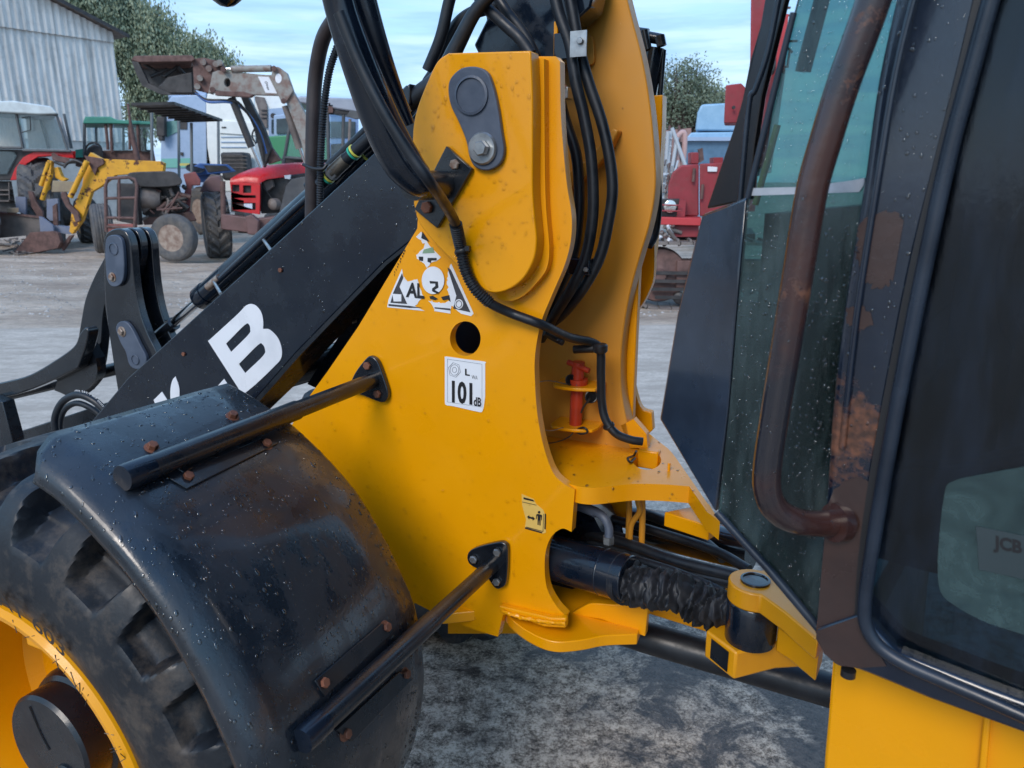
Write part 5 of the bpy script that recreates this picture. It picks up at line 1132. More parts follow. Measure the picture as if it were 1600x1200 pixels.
for x0, x1, y0, y1 in ((244, 257, 182, 213), (247, 254, 213, 220)): bx('mirror', x0, y0, x1, y1, 23.7, .18, BBLK, t1, bevel=.02)
bx('door_handle', 282, 238, 286, 243, 23.96, .03, BBLK, t1)
pl('green_lower_trim', [(252, 248), (300, 247), (300, 262), (250, 262)], 23.97, .03, bgmat('mint_trim', (.16, .42, .36)), t1)
bx('chassis_gap', 314, 185, 336, 262, 24.4, 1.2, BBLK, t1)
tube('air_line', [PY(322, 195, 24.2), PY(330, 205, 24.2), PY(320, 218, 24.2), PY(331, 232, 24.2), PY(324, 250, 24.2)], .04, BGREY, t1)
tube('air_line', [PY(318, 190, 24.2), PY(325, 215, 24.2), PY(328, 240, 24.2)], .03, BGREY, t1)
bx('lower_body', 250, 262, 300, 300, 24.1, 2.2, BWHT, t1)
lathe('front_wheel', Vector((PY(330, 300, 24.3).x, 24.3, .5)), (1, .1, 0), [(.3, 0), (.5, .02), (.5, .3), (.3, .32)], BBLK, t1)
t2 = thing('lorry', gx(360, 23.4), 'white lorry with louvred side panel and black tank, right of the canopy tractor', 'lorry', 'lorries parked behind the tractors')
pl('sleeper_cab', [(322, 162), (324, 146), (372, 138), (398, 146), (402, 300), (336, 300), (324, 230)], 23.4, 2.2, BWHT, t2, bevel=.04)
slats('louvre', 345, 385, (198, 206, 214, 222, 230), 23.37, BWBL, t2, .7)
pl('side_panel', [(342, 188), (400, 192), (400, 212), (342, 208)], 23.35, .05, BWHT, t2, bevel=.01)
bx('grille_mark', 346, 198, 353, 200, 23.33, .02, BBLK, t2)
merged('chassis_tank', [wbox(PY(347, 240, 22.9).x, PY(386, 240, 22.9).x, 22.7, 23.3, PY(347, 282, 22.9).z, PY(347, 238, 22.9).z)], BBLK, t2, bevel=.08)
slats('tank_rib', 348, 386, (244, 250, 256, 262), 22.68, BGREY, t2, .5)
lathe('rear_wheel', Vector((PY(368, 290, 23.2).x, 23.2, .5)), (1, .1, 0), [(.3, 0), (.5, .02), (.5, .3), (.3, .32)], BBLK, t2)
t3 = thing('lorry', gx(440, 28), 'white lorry tractor unit with grey air deflector behind the loader arm elbow', 'lorry', 'lorries parked behind the tractors')
pl('cab_body', [(388, 148), (398, 140), (440, 142), (446, 160), (446, 215), (420, 225), (392, 225)], 28, 2.2, BWHT, t3, bevel=.03)
pl('air_deflector', [(396, 150), (412, 152), (417, 165), (417, 200), (406, 196), (404, 172)], 27.9, .1, BGREY, t3)
slats('step_line', 408, 418, (172, 178, 184), 27.85, BBLK, t3, .5)
pl('lower_cab', [(420, 170), (446, 168), (446, 225), (420, 222)], 27.7, .2, BWBL, t3)
pl('windscreen', [(424, 187), (444, 185), (444, 208), (424, 208)], 27.65, .04, BGLD, t3)
lathe('round_lamp', PY(427, 181, 27.6), (0, -1, 0), [(.0, .02), (.09, .02), (.09, 0)], BBLK, t3)
pl('lower_front', [(388, 215), (446, 215), (440, 300), (385, 300)], 28, 2, BWHT, t3)
t4 = thing('lorry', gx(1110, 17), 'light blue lorry cab with high roof deflector behind the dark red crane body', 'lorry')
pl('roof_deflector', [(1086, 204), (1090, 175), (1096, 163), (1150, 160), (1150, 205)], 17, 1.6, BLBL, t4, bevel=.04)
pl('cab_body', [(1070, 275), (1072, 216), (1080, 207), (1150, 206), (1150, 340), (1068, 340)], 16.9, 1.8, BLBL, t4, bevel=.03)
pl('windscreen', [(1074, 222), (1150, 220), (1150, 256), (1071, 256)], 16.86, .05, bgmat('blue_windscreen', (.07, .15, .24), (.10, .19, .30), rough=(.06, .12)), t4)
bx('sun_visor', 1072, 214, 1150, 220, 16.75, .15, BWBL, t4)
pl('mirror', [(1092, 233), (1098, 231), (1100, 250), (1094, 254)], 16.4, .12, BRST, t4)
# stacked racks and ladder
rk = thing('steel_rack', gx(1045, 14.5), 'tangle of pale metal ladder and pipework beside the light blue lorry', 'rack')
for (a, b_) in (((1036, 200), (1034, 300)), ((1048, 205), (1040, 300)), ((1058, 215), (1046, 290)), ((1050, 200), (1072, 262)), ((1036, 330), (1044, 205))): bt('upright', [(*a, 14.5), (*b_, 14.4)], .035, bgmat('pale_pipe', (.42, .46, .50)) if 'pale_pipe' not in MATS else MATS['pale_pipe'], rk)
for y in range(215, 330, 12): bt('rung', [(1036, y, 14.45), (1050-(y-215)*.08, y+2, 14.45)], .02, MATS['pale_pipe'], rk)
for k in range(26): bt('offcut', [(1036+rng.uniform(0, 22), 255+rng.uniform(0, 75), 14.2), (1036+rng.uniform(0, 26), 250+rng.uniform(0, 75), 14.3)], .02, (MATS['pale_pipe'], BGREY, BRST)[k % 3], rk, seg=6)
bt('bent_pipe', [(1060, 262, 14.6), (1056, 225, 14.6), (1062, 210, 14.6), (1070, 212, 14.6), (1067, 262, 14.6)], .05, bgmat('pink_frame', (.50, .33, .31)), rk, sc=True)
bt('drum', [(1060, 262, 14.7), (1062, 222, 14.7)], .09, BBLK, rk)
wg = thing('rusty_trailer', gx(1040, 22), 'rust-red trailer body behind the metal ladder, right of the yellow tower', 'trailer')
pl('body_side', [(1020, 205), (1080, 200), (1080, 345), (1020, 345)], 22, 2, bgmat('rust_pink', (.36, .22, .20), (.28, .17, .15)), wg)
for x in (1030, 1045, 1060): bx('stake', x, 196, x+3, 300, 21.9, .08, BRST, wg)

# ---- tracked crane (right) -------------------------------------------------
cr_ = thing('tracked_crane', gx(1100, 9.8), 'dark red tracked crane with open-lamp front, twin-door body and upright chrome ram', 'crane')
pl('engine_cover', [(1043, 325), (1044, 290), (1050, 270), (1064, 258), (1092, 256), (1092, 338), (1043, 338)], 9.8, 1.6, BRED2, cr_, bevel=.02)
d2 = pl('side_door', [(1093, 256), (1150, 253), (1150, 340), (1093, 338)], 9.8, 1.6, BRED2, cr_, bevel=.015)
for x, y0, y1 in ((1084, 263, 284), (1097, 288, 311)): bt('door_handle', [(x+1, y0, 9.76), (x-1, y1, 9.76)], .02, BRST, cr_)
pl('maker_plate', [(1106, 260), (1121, 261), (1120, 268), (1106, 268)], 9.77, .02, WHT, cr_)
bx('exhaust_box', 1080, 238, 1092, 256, 9.9, .2, BRED2, cr_, bevel=.01)
bx('lifting_lug', 1115, 246, 1130, 256, 9.9, .2, BRED2, cr_)
hb = pl('lamp_housing', [(1030, 311), (1062, 311), (1072, 314), (1070, 339), (1030, 339)], 9.55, .3, BBLK, cr_, bevel=.005)
pl('lamp_surround', [(1062, 311), (1072, 314), (1070, 339), (1057, 339)], 9.52, .3, BRED2, cr_)
hl = lathe('headlight', PY(1047, 322.5, 9.52), (0, -1, 0), [(.075, -.03), (.078, .0), (.074, .012), (.05, .022), (0, .028)], bgmat('lamp_glass', (.75, .75, .70), rough=(.05, .15), metal=.6), cr_, 24)
for y in (320, 329): bt('lamp_guard', [(1030, y, 9.46), (1064, y+1, 9.46)], .010, BRED2, cr_, seg=6)
pl('bumper', [(1020, 339), (1096, 341), (1096, 353), (1020, 351)], 9.4, .5, bgmat('bright_crane_red', (.50, .045, .05), (.42, .04, .045)), cr_, bevel=.01)
bx('skirt', 1053, 353, 1092, 370, 9.5, .4, BRED2, cr_)
for k in range(10): bt('linkage', [(1024+rng.uniform(0, 30), 352+rng.uniform(0, 26), 9.4), (1030+rng.uniform(0, 36), 358+rng.uniform(0, 26), 9.5)], .025, (BGREY, BRST, WHT)[k % 3], cr_, seg=8)
# column, ram, boxes
pl('boom_column', [(1177, -300), (1250, -300), (1222, 60), (1210, 150), (1195, 262), (1172, 262), (1172, 100)], 9.6, .5, BRED2, cr_, bevel=.02)
pl('boom_face', [(1213, 20), (1232, 22), (1226, 110), (1213, 108)], 9.3, .25, MATS['bright_crane_red'], cr_)
bt('boom_collar', [(1186, 104, 9.3), (1208, 104, 9.3)], .09, BBLK, cr_, seg=16)
bt('ram_rod', [(1187, 115, 9.2), (1176, 204, 9.2)], .055, BCHR, cr_, seg=20)
bt('ram_barrel', [(1176, 203, 9.2), (1168, 330, 9.2)], .085, MATS['bright_crane_red'], cr_, seg=20)
pl('counter_box', [(1134, 133), (1158, 130), (1166, 138), (1164, 192), (1131, 192)], 9.5, .5, BRED2, cr_, bevel=.01)
lathe('box_lamp', PY(1146, 168, 9.45), (0, -1, 0), [(0, .02), (.02, .02), (.02, 0)], BBLK, cr_)
pl('cab_post', [(1208, 110), (1228, 108), (1205, 270), (1186, 275)], 9.7, .1, bgmat('pale_post', (.50, .50, .52)), cr_)
for (a, b_) in (((1222, 65), (1246, 64)), ((1222, 65), (1217, 105)), ((1224, 68), (1238, 82)), ((1217, 106), (1232, 104)), ((1234, 80), (1230, 106)), ((1225, 25), (1234, 24)), ((1222, 13), (1235, 12))): bt('guard_rail', [(*a, 9.5), (*b_, 9.5)], .014, BRST, cr_, seg=6)
pl('slew_ring', [(1050, 370), (1180, 365), (1180, 380), (1050, 382)], 9.8, 1.2, BBLK, cr_)
# track: shoes round an oval
tc0 = PY(1050, 430, 9.35); tr0 = Vector((tc0.x+.95, 9.5, 0)); hd = Vector((1, -.10, 0)).normalized(); sd = Vector((-hd.y, hd.x, 0))
zc = (PY(1050, 380, 9.3).z+PY(1050, 484, 9.2).z)/2; rt = (PY(1050, 380, 9.3).z-PY(1050, 484, 9.2).z)/2; Lh = 1.0; per = 2*(2*Lh)+2*PI*rt; NS = 44; ctr = Vector((PY(1050, 430, 9.35).x+Lh*.86, 9.4, 0))
shm = None
for k in range(NS):
    q = per*k/NS
    if q < 2*Lh: x, z, a = -Lh+q, rt, 0
    elif q < 2*Lh+PI*rt: t_ = (q-2*Lh)/rt; x, z, a = Lh+rt*math.sin(t_), rt*math.cos(t_), t_
    elif q < 4*Lh+PI*rt: x, z, a = Lh-(q-2*Lh-PI*rt), -rt, PI
    else: t_ = (q-4*Lh-PI*rt)/rt; x, z, a = -Lh-rt*math.sin(t_), -rt*math.cos(t_), PI+t_
    tg = hd*math.cos(a)-ZV*math.sin(a); nr = hd*math.sin(a)+ZV*math.cos(a); c = ctr+hd*x+ZV*(zc+z)
    V1, F1 = box_vf(c, tg*(per/NS*.46), sd*.24, nr*.018); V2, F2 = box_vf(c+nr*.03+tg*(per/NS*.3), tg*.012, sd*.24, nr*.02)
    merged('track_shoe', [(V1, F1), (V2, F2)], BGREY, cr_)
lathe('idler_wheel', ctr-hd*Lh+ZV*zc, sd, [(.07, -.2), (.09, -.16), (rt*.5, -.12), (rt*.8, -.12), (rt*.85, -.05), (rt*.85, .05)], BRST, cr_, 28)
lathe('drive_sprocket', ctr+hd*Lh+ZV*zc, sd, [(.07, -.2), (.09, -.16), (rt*.5, -.12), (rt*.8, -.12), (rt*.85, -.05), (rt*.85, .05)], BRST, cr_, 28)
box('track_frame', ctr+ZV*(zc+.02), hd*Lh*.8, sd*.16, ZV*rt*.42, BRST, cr_, bevel=.01)
for k in range(6): lathe('track_roller', ctr+hd*(-.75+k*.3)+ZV*(zc-rt*.68), sd, [(.04, -.2), (.075, -.18), (.075, .18)], BBLK, cr_, 16)
for k in range(4): box('track_guard', ctr+hd*(-.5+k*.05)+ZV*(zc+rt*(.1-.25*k))-sd*.2, hd*.7, sd*.01, ZV*.02, BBLK, cr_)

# ---- tractors ------------------------------------------------------------
# A: red tractor with white cab roof
Y = 17.8
ta = thing('tractor', gx(35, Y), 'red tractor with white cab roof and big black rear tyre at the left edge', 'tractor')
pl('cab_roof', [(-60, 160), (20, 157), (80, 166), (91, 178), (60, 179), (-60, 172)], Y-.5, 1.7, BWROOF, ta, bevel=.03)
fr = bgmat('cab_frame_grey', (.07, .075, .08), (.11, .115, .12))
for a, b_ in (((24, 172), (36, 232)), ((88, 178), (106, 235)), ((36, 235), (110, 236)), ((-50, 230), (34, 231)), ((-40, 173), (90, 179))): bt('cab_post', [(*a, Y-.35), (*b_, Y-.35)], .028, fr, ta, seg=8)
for a, b_ in (((60, 175), (76, 232)), ((100, 178), (112, 232))): bt('rear_cab_post', [(*a, Y+.9), (*b_, Y+.9)], .03, fr, ta, seg=8)
pl('side_window', [(28, 177), (85, 181), (103, 233), (38, 232)], Y-.34, .02, BGLS, ta)
pl('front_window', [(-50, 175), (23, 176), (33, 230), (-50, 229)], Y-.34, .02, BGLS, ta)
pl('rear_window', [(40, 180), (95, 184), (110, 232), (45, 232)], Y+.95, .03, bgmat('painted_peach_reflection', (.55, .50, .50), (.66, .52, .46), sc=2, th=(.4, .6), rough=(.1, .2)), ta)  # peach reflection painted into the pane colour
pl('window_behind', [(-50, 180), (30, 182), (40, 232), (-50, 232)], Y+.98, .03, MATS['painted_peach_reflection'], ta)
bt('wiper', [(34, 184, Y-.4), (47, 182, Y-.4), (48, 203, Y-.4), (34, 207, Y-.4)], .012, BBLK, ta, seg=6)
pl('lower_cab_side', [(-60, 232), (36, 234), (108, 238), (60, 240), (46, 247), (16, 282), (-60, 282)], Y-.2, 1.2, BBLK, ta, bevel=.02)
pl('lower_glass', [(-40, 235), (20, 237), (25, 243), (10, 272), (-40, 273)], Y-.25, .04, BGLS, ta)
pl('mudguard', [(16, 282), (24, 262), (36, 246), (56, 235), (112, 235), (116, 247), (100, 247), (92, 243), (60, 245), (42, 256), (32, 274), (28, 281)], Y-.3, .55, BRED, ta, bevel=.015)
tyre('wheel', PY(66, 322, Y+.2), (-.90, -.43, 0), 1.08, .50, .62, BRUB, BBLK, ta, lugs=18, tread=.06)
tyre('wheel', PY(-50, 335, Y-1.6), (-.45, -.89, 0), .8, .4, .45, BRUB, BRED, ta, lugs=18, tread=.03)
pl('side_skirt', [(-60, 282), (18, 283), (28, 340), (-60, 345)], Y, .9, BBLK, ta)
for y in (296, 303, 313): bx('step', -10, y, 14, y+2, Y-.15, .15, BGREY, ta)
bt('step_bar', [(14, 285, Y-.15), (15, 312, Y-.15)], .015, BGREY, ta, seg=6)
bx('far_fender_tip', 104, 236, 118, 248, Y+.2, .5, BRED, ta)
# B: yellow backhoe loader with green cab
Y = 19.0
tb = thing('digger_loader', gx(160, Y), 'old digger with teal cab roof and chipped yellow loader arms, bucket on the ground', 'digger')
pl('cab_roof', [(130, 190), (133, 182), (172, 182), (183, 187), (235, 190), (236, 195), (172, 193), (130, 193)], Y+.1, 1.7, BGRN2, tb, bevel=.02)
for a, b_ in (((132, 192), (132, 243)), ((165, 193), (169, 234)), ((173, 193), (175, 238)), ((215, 194), (217, 236)), ((237, 190), (238, 245)), ((202, 196), (203, 234))): bt('cab_post', [(*a, Y+.2), (*b_, Y+.2)], .035, BRST if a[0] > 140 else fr, tb, seg=8)
for a, b_ in (((150, 193), (151, 240)), ((193, 195), (193, 236))): bt('rear_cab_post', [(*a, Y+1.6), (*b_, Y+1.6)], .03, fr, tb, seg=8)
pl('side_window', [(177, 195), (213, 197), (215, 234), (177, 236)], Y+.22, .02, BGLS, tb); pl('rear_window', [(217, 199), (236, 199), (236, 238), (218, 236)], Y+.22, .02, BGLS, tb)
pl('front_window', [(135, 193), (164, 194), (166, 230), (136, 232)], Y+1.5, .02, BGLS, tb)
pl('cab_waist', [(118, 236), (240, 234), (245, 260), (118, 260)], Y+.3, 1.4, BRST, tb, bevel=.02)
pl('green_panel', [(118, 234), (135, 232), (136, 246), (112, 246)], Y+.2, .4, BGRN2, tb)
pl('seat', [(132, 246), (136, 232), (146, 225), (156, 228), (160, 246)], Y-.1, .4, BBLK, tb, bevel=.03)
bt('roll_hoop', [(131, 246, Y-.2), (136, 228, Y-.2), (147, 223, Y-.2), (157, 229, Y-.2), (160, 245, Y-.2)], .022, BBLK, tb, sc=True)
bt('exhaust', [(200, 162, Y-.1), (203, 186, Y-.1), (208, 218, Y-.1), (215, 250, Y-.1)], [.03, .03, .06, .07], BRST, tb, seg=12)
# loader frame
pl('loader_arm', [(133, 252), (141, 238), (158, 248), (250, 252), (256, 255), (255, 268), (180, 274), (160, 290), (143, 300), (128, 345), (113, 366), (108, 362), (112, 330), (128, 290)], Y-2.60, .12, BYEL, tb, bevel=.01)
pl('pivot_plate', [(131, 243), (160, 248), (162, 256), (152, 262), (148, 274), (142, 262)], Y-2.66, .05, BRST, tb, bevel=.005)
pl('cross_member', [(82, 282), (115, 284), (116, 300), (80, 300)], Y-2.50, .12, bgmat('worn_beam', (.30, .24, .15), (.22, .17, .12)), tb, bevel=.01)
pl('loader_arm', [(60, 296), (62, 284), (74, 250), (80, 252), (80, 270), (70, 312), (62, 306)], Y-1.80, .12, BYEL, tb, bevel=.01)
pl('arm_link', [(84, 262), (90, 261), (96, 276), (104, 280), (98, 284), (86, 278)], Y-1.90, .12, BYEL, tb, bevel=.01)
bt('lift_ram', [(136, 252, Y-2.75), (110, 308, Y-2.75)], .055, BYEL, tb, seg=14); bt('lift_ram', [(79, 272, Y-2.00), (66, 312, Y-2.00)], .05, BYEL, tb, seg=14)
bt('lift_ram', [(76, 254, Y-2.00), (64, 290, Y-2.00)], .045, BYEL, tb, seg=14)
pl('crowd_link', [(95, 300), (102, 300), (108, 318), (122, 332), (125, 345), (118, 348), (114, 336), (102, 322), (95, 308)], Y-2.70, .07, BRST, tb, bevel=.01)
pl('crowd_link', [(43, 298), (50, 300), (56, 315), (66, 330), (68, 345), (60, 342), (48, 322)], Y-2.10, .07, BRST, tb, bevel=.01)
pl('top_arm', [(80, 240), (84, 238), (92, 244), (110, 247), (105, 256), (82, 250)], Y-1.90, .3, BRST, tb, bevel=.01)
tube('loader_hose', [PY(85, 253, Y-2.20), PY(100, 258, Y-2.20), (PY(108, 254, Y-2.20)), PY(125, 253, Y-2.20)], .03, BBLK, tb); tube('loader_hose', [PY(100, 262, Y-2.30), PY(106, 254, Y-2.30), PY(118, 251, Y-2.30), PY(130, 256, Y-2.30)], .025, BBLK, tb)
pl('front_guard', [(73, 311), (90, 310), (92, 345), (78, 345), (73, 340)], Y-2.30, .06, bgmat('blue_grey_plate', (.15, .18, .26), (.20, .22, .28)), tb); pl('front_guard', [(24, 307), (40, 308), (40, 335), (25, 330)], Y-2.20, .06, MATS['blue_grey_plate'], tb)
pl('guard_strip', [(82, 322), (88, 318), (90, 352), (83, 352)], Y-2.35, .05, BRST, tb)
tyre('wheel', PY(98, 330, Y-.1), (-.80, -.6, 0), .36, .2, .24, BRUB, BYEL, tb); tyre('wheel', PY(52, 325, Y+.2), (-.80, -.6, 0), .33, .2, .24, BRUB, BYEL, tb)
tyre('wheel', PY(136, 345, Y+.3), (-.8, -.6, 0), .55, .3, .4, BRUB, BYEL, tb, lugs=18)
pl('bucket_floor', [(0, 370), (0, 332), (62, 340), (64, 366), (0, 372)], Y-2.5, .05, bgmat('bucket_inside', (.14, .12, .11), (.09, .08, .075)), tb)
pl('bucket_floor', [(-60, 372), (-60, 326), (0, 332), (0, 372)], Y-2.5, .05, MATS['bucket_inside'], tb)
pl('bucket_lip', [(-60, 325), (0, 331), (62, 338), (62, 341), (0, 334), (-60, 328)], Y-2.54, .08, BRST, tb)
pl('bucket_cheek', [(61, 338), (66, 340), (82, 352), (84, 362), (63, 362)], Y-2.55, .06, MATS['blue_grey_plate'], tb)
pl('bucket_side', [(20, 396), (47, 363), (82, 361), (90, 364), (95, 378), (90, 388), (60, 394)], 16.35, .12, BRST, tb, bevel=.01)
pl('bucket_arm', [(95, 385), (108, 368), (114, 367), (98, 392)], 16.5, .08, BRST, tb); pl('bucket_bracket', [(84, 352), (110, 356), (114, 364), (106, 366), (84, 362)], 16.6, .2, MATS['blue_grey_plate'], tb)
bx('timber_block', 11, 325, 29, 332, Y-2.6, .3, bgmat('old_timber', (.22, .17, .12)), tb)
# rubbish on the ground near the bucket
rb = []
for k in range(40):
    p = PZ(rng.uniform(-20, 45), rng.uniform(372, 398), .05); rb.append(tube_vf([p, p+Vector((rng.normal()*.15, rng.normal()*.15, rng.uniform(0, .05)))], .018, 5))
world_off(); tag(merged('scrap_heap', rb, BGREY), label='low scatter of bent scrap and stalks on the ground in front of the bucket', cat='scrap', kind='stuff')
# C: rusty vintage tractor with front grille guard
Y = 15.2
tv = thing('tractor', gx(250, Y), 'stripped vintage tractor with dark hood, rusty bar guard and flat grey front tyres', 'tractor')
gd = bt('grille_guard', [(166, 362, Y-1.2), (165, 290, Y-1.2), (169, 279, Y-1.2), (200, 277, Y-1.2), (211, 280, Y-1.2), (214, 290, Y-1.2), (210, 360, Y-1.2)], .03, BRST, tv, seg=10)
for x0, y0, x1, y1 in ((166, 310, 212, 309), (167, 340, 211, 341), (186, 278, 187, 345), (167, 354, 212, 357)): bt('guard_bar', [(x0, y0, Y-1.2), (x1, y1, Y-1.2)], .026, BRST, tv, seg=8)
bx('guard_plate', 167, 350, 212, 362, Y-1.2, .06, bgmat('faded_red_plate', (.30, .09, .08), (.2, .07, .06)), tv)
pl('radiator', [(182, 286), (212, 287), (218, 352), (182, 345)], Y-.9, .15, BBLK, tv, bevel=.01)
pl('hood', [(200, 278), (203, 270), (232, 268), (268, 268), (280, 275), (284, 287), (262, 292), (222, 292), (210, 286)], Y-.8, .55, BBLK, tv, bevel=.05, sm=True)
lathe('air_cleaner', PY(224, 308, Y-.6), (1, .3, -.1), [(0, -.15), (.13, -.12), (.2, 0), (.2, .2), (.15, .3), (0, .32)], BGREY, tv, 20)
pl('engine_block', [(226, 292), (280, 290), (292, 330), (240, 342), (222, 335)], Y-.5, .4, BBLK, tv, bevel=.02)
for k in range(34):
    a = (rng.uniform(222, 290), rng.uniform(290, 338)); bt('engine_pipe', [(*a, Y-.62), (a[0]+rng.normal()*12, a[1]+rng.normal()*8, Y-.6)], rng.uniform(.015, .045), (BRST, BGREY, BBLK)[k % 3], tv, seg=8)
pl('dash_panel', [(286, 272), (305, 268), (314, 282), (313, 290), (300, 290), (296, 340), (284, 340), (286, 310), (291, 290)], Y-.3, .5, bgmat('maroon_paint', (.24, .07, .07), (.15, .06, .06), grime=.3), tv, bevel=.02)
pl('side_rail', [(222, 340), (300, 330), (308, 345), (225, 352)], Y-.5, .3, BRST, tv, bevel=.02)
for a, b_ in (((275, 310), (254, 330)), ((280, 300), (262, 332)), ((245, 328), (285, 325))): bt('linkage', [(*a, Y-.8), (*b_, Y-.8)], .02, BRST, tv, seg=8)
_rd = bgmat('rusted_rim', (.34, .27, .22), (.20, .13, .10), rough=(.6, .9), sc=9)
tyre('wheel', PY(272, 371.5, Y-.9), (-.14, -1.0, 0), .435, .245, .22, BRUB, _rd, tv)
tyre('wheel', PY(160, 357, Y+.6), (-.86, -.50, 0), .50, .25, .34, BRUB, _rd, tv)
pl('far_mudguard', [(312, 300), (318, 285), (328, 276), (344, 274), (350, 300)], Y+.3, .4, bgmat('dull_maroon', (.17, .10, .11), (.12, .08, .08)), tv, bevel=.02)
bt('axle_beam', [(170, 362, Y-.4), (262, 366, Y-.1)], .06, BRST, tv)
# D: tractor with flat canopy and blue panels
Y = 20.0
td = thing('tractor', gx(290, Y), 'blue tractor under a flat dark canopy on four thin posts', 'tractor')
zc_ = PY(290, 190.5, 18.6).z
q = [PZ(205, 165, zc_), PZ(273, 163.5, zc_), PZ(348, 189.5, zc_), PZ(290, 191.5, zc_)]
cpy = mk('canopy', q+[p+ZV*.05 for p in q], [(3, 2, 1, 0), (4, 5, 6, 7), (0, 1, 5, 4), (1, 2, 6, 5), (2, 3, 7, 6), (3, 0, 4, 7)], BBLK, td)
for k in range(1, 8):
    a = q[0].lerp(q[3], k/8); b_ = q[1].lerp(q[2], k/8); mk('canopy_rib', *tube_vf([a-ZV*.02, b_-ZV*.02], .02, 6), BBLK, td)
for x, y0, y1, yy in ((237, 176, 262, 18.8), (279, 176, 262, 20.2), (299, 192, 265, 18.6), (341, 189, 265, 19.9)): bt('canopy_post', [(x, y0, yy), (x+1, y1+30, yy)], .035, bgmat('post_grey', (.16, .18, .19)) if 'post_grey' not in MATS else MATS['post_grey'], td, seg=10)
pl('blue_panel', [(296, 262), (312, 255), (356, 257), (369, 268), (345, 271), (300, 275)], Y-1.1, .5, BBLU, td, bevel=.02)
pl('panel_shadow_gap', [(318, 258), (352, 259), (360, 266), (325, 269)], Y-1.13, .03, BBLK, td)
pl('bonnet', [(296, 262), (312, 262), (345, 272), (345, 285), (300, 285)], Y-.8, .6, BBLU, td)
lathe('steering_wheel', PY(305, 263, Y-1.2), (.3, -.5, 1), [(.20, -.012), (.215, 0), (.20, .012), (.187, 0), (.20, -.012)], BBLK, td, 28)
pl('mudguard', [(318, 285), (330, 272), (348, 274), (350, 292), (330, 296)], Y-1.3, .4, BGREY, td, bevel=.02)
tyre('wheel', PY(322, 330, Y-.5), (-.6, -.8, 0), .6, .3, .4, BRUB, _rd, td, lugs=18)
bx('yellow_label', 281, 255, 296, 259, Y-1.0, .05, bgmat('faded_yellow', (.55, .50, .15)), td)
# E: red tractor with raised front loader
Y = 15.9
te = thing('tractor', gx(400, Y), 'red bonnet tractor with grey front loader raised high and dark bucket tipped over the yard', 'tractor')
hood = []
prof_s = [(359, 284), (360, 278), (369, 270), (392, 261), (419, 254), (445, 251), (480, 251)]
# bonnet: loft of cross sections running away from the viewer
A_ = [PY(359, 285, Y-1.0), PY(405.6, 286, Y-1.0)]
hx = [(0, 0.0), (.02, .09), (.14, .17), (.42, .27), (.75, .34), (1.1, .37), (1.7, .38)]
lo0, lo1 = PY(359, 285, Y-1.0), PY(406, 285.5, Y-1.0); dirh = Vector((.72, .69, 0)); wv = (lo1-lo0)
V = []; F = []; rows = []
for d_, h in hx:
    base = lo0+dirh*d_; w = wv
    ring = [base-ZV*.0, base+ZV*h*.75, base+w*.10+ZV*h*.97, base+w*.5+ZV*(h+.012), base+w*.90+ZV*h*.97, base+w+ZV*h*.72, base+w-ZV*(0 if d_ < .05 else -h*.35)]
    rows.append(ring); V += ring
for i in range(len(rows)-1):
    for j in range(6): F.append((i*7+j, (i+1)*7+j, (i+1)*7+j+1, i*7+j+1))
mk('bonnet', V, F, BRED, te, smooth=50)
ff = plateY('front_panel', [(359, 284.5, 1), (406, 285.5, 1), (405.5, 335, 1), (364, 329, 1), (361, 300, 1)], Y-1.02, .06, BRED, te, n=1, holes=[R4(362, 288.5, 374, 299.5), R4(379.5, 289.5, 392.5, 301.5), R4(357.8+3, 305, 399.5, 309.5), R4(363, 317, 399.5, 328)], bevel=.004)
bx('radiator_core', 361, 287, 403, 331, Y-.93, .2, BBLK, te)
bx('headlight', 381, 318, 394, 327, Y-1.0, .04, bgmat('headlamp', (.55, .62, .75), (.75, .8, .88), sc=20, rough=(.1, .2)), te)
bx('grille_mesh', 363, 318, 380, 327, Y-.99, .03, BRST, te)
pl('engine', [(408, 284), (430, 276), (480, 270), (480, 330), (408, 334)], Y-.6, .5, BBLK, te, bevel=.02)
pl('battery_box', [(411, 285), (424, 280), (427, 291), (417, 299)], Y-.75, .12, BGREY, te); bx('white_label', 453.5, 285.5, 463.5, 294, Y-1.0, .02, WHT, te); pl('filler_cap', [(444, 274), (454, 273), (453, 280), (445, 279)], Y-.8, .05, WHT, te)
lathe('alternator', PY(427, 319, Y-.8), (-.4, -.9, 0), [(0, .08), (.07, .07), (.11, .03), (.11, -.1)], BGREY, te, 20)
bt('drive_belt', [(410, 290, Y-.8), (428, 315, Y-.8)], .012, BBLK, te, seg=6)
pl('loader_upright', [(447, 290), (455, 280), (480, 275), (480, 300), (448, 330), (436, 332)], Y-1.05, .08, bgmat('charcoal_frame', (.055, .058, .065), (.08, .08, .085)), te, bevel=.01)
pl('front_weight_frame', [(345, 334), (403, 342), (470, 332), (475, 346), (405, 366), (345, 358)], Y-1.3, .4, bgmat('red_brown_steel', (.16, .085, .08), (.11, .06, .055)), te, bevel=.02)
bt('guard_post', [(348, 283, Y-1.25), (349, 335, Y-1.25)], .05, BRST, te, seg=8)
pl('side_bracket', [(383, 338), (392, 335), (404, 345), (402, 368), (386, 366)], Y-1.5, .15, MATS['red_brown_steel'], te, bevel=.02)
tyre('wheel', PY(338, 352, Y-.3), (-.90, -.43, 0), .68, .33, .42, BRUB, _rd, te, lugs=18, tread=.045)
tyre('wheel', PY(440, 372, Y+1.4), (-.55, -.8, 0), .6, .30, .4, BRUB, _rd, te, lugs=18, tread=.045)
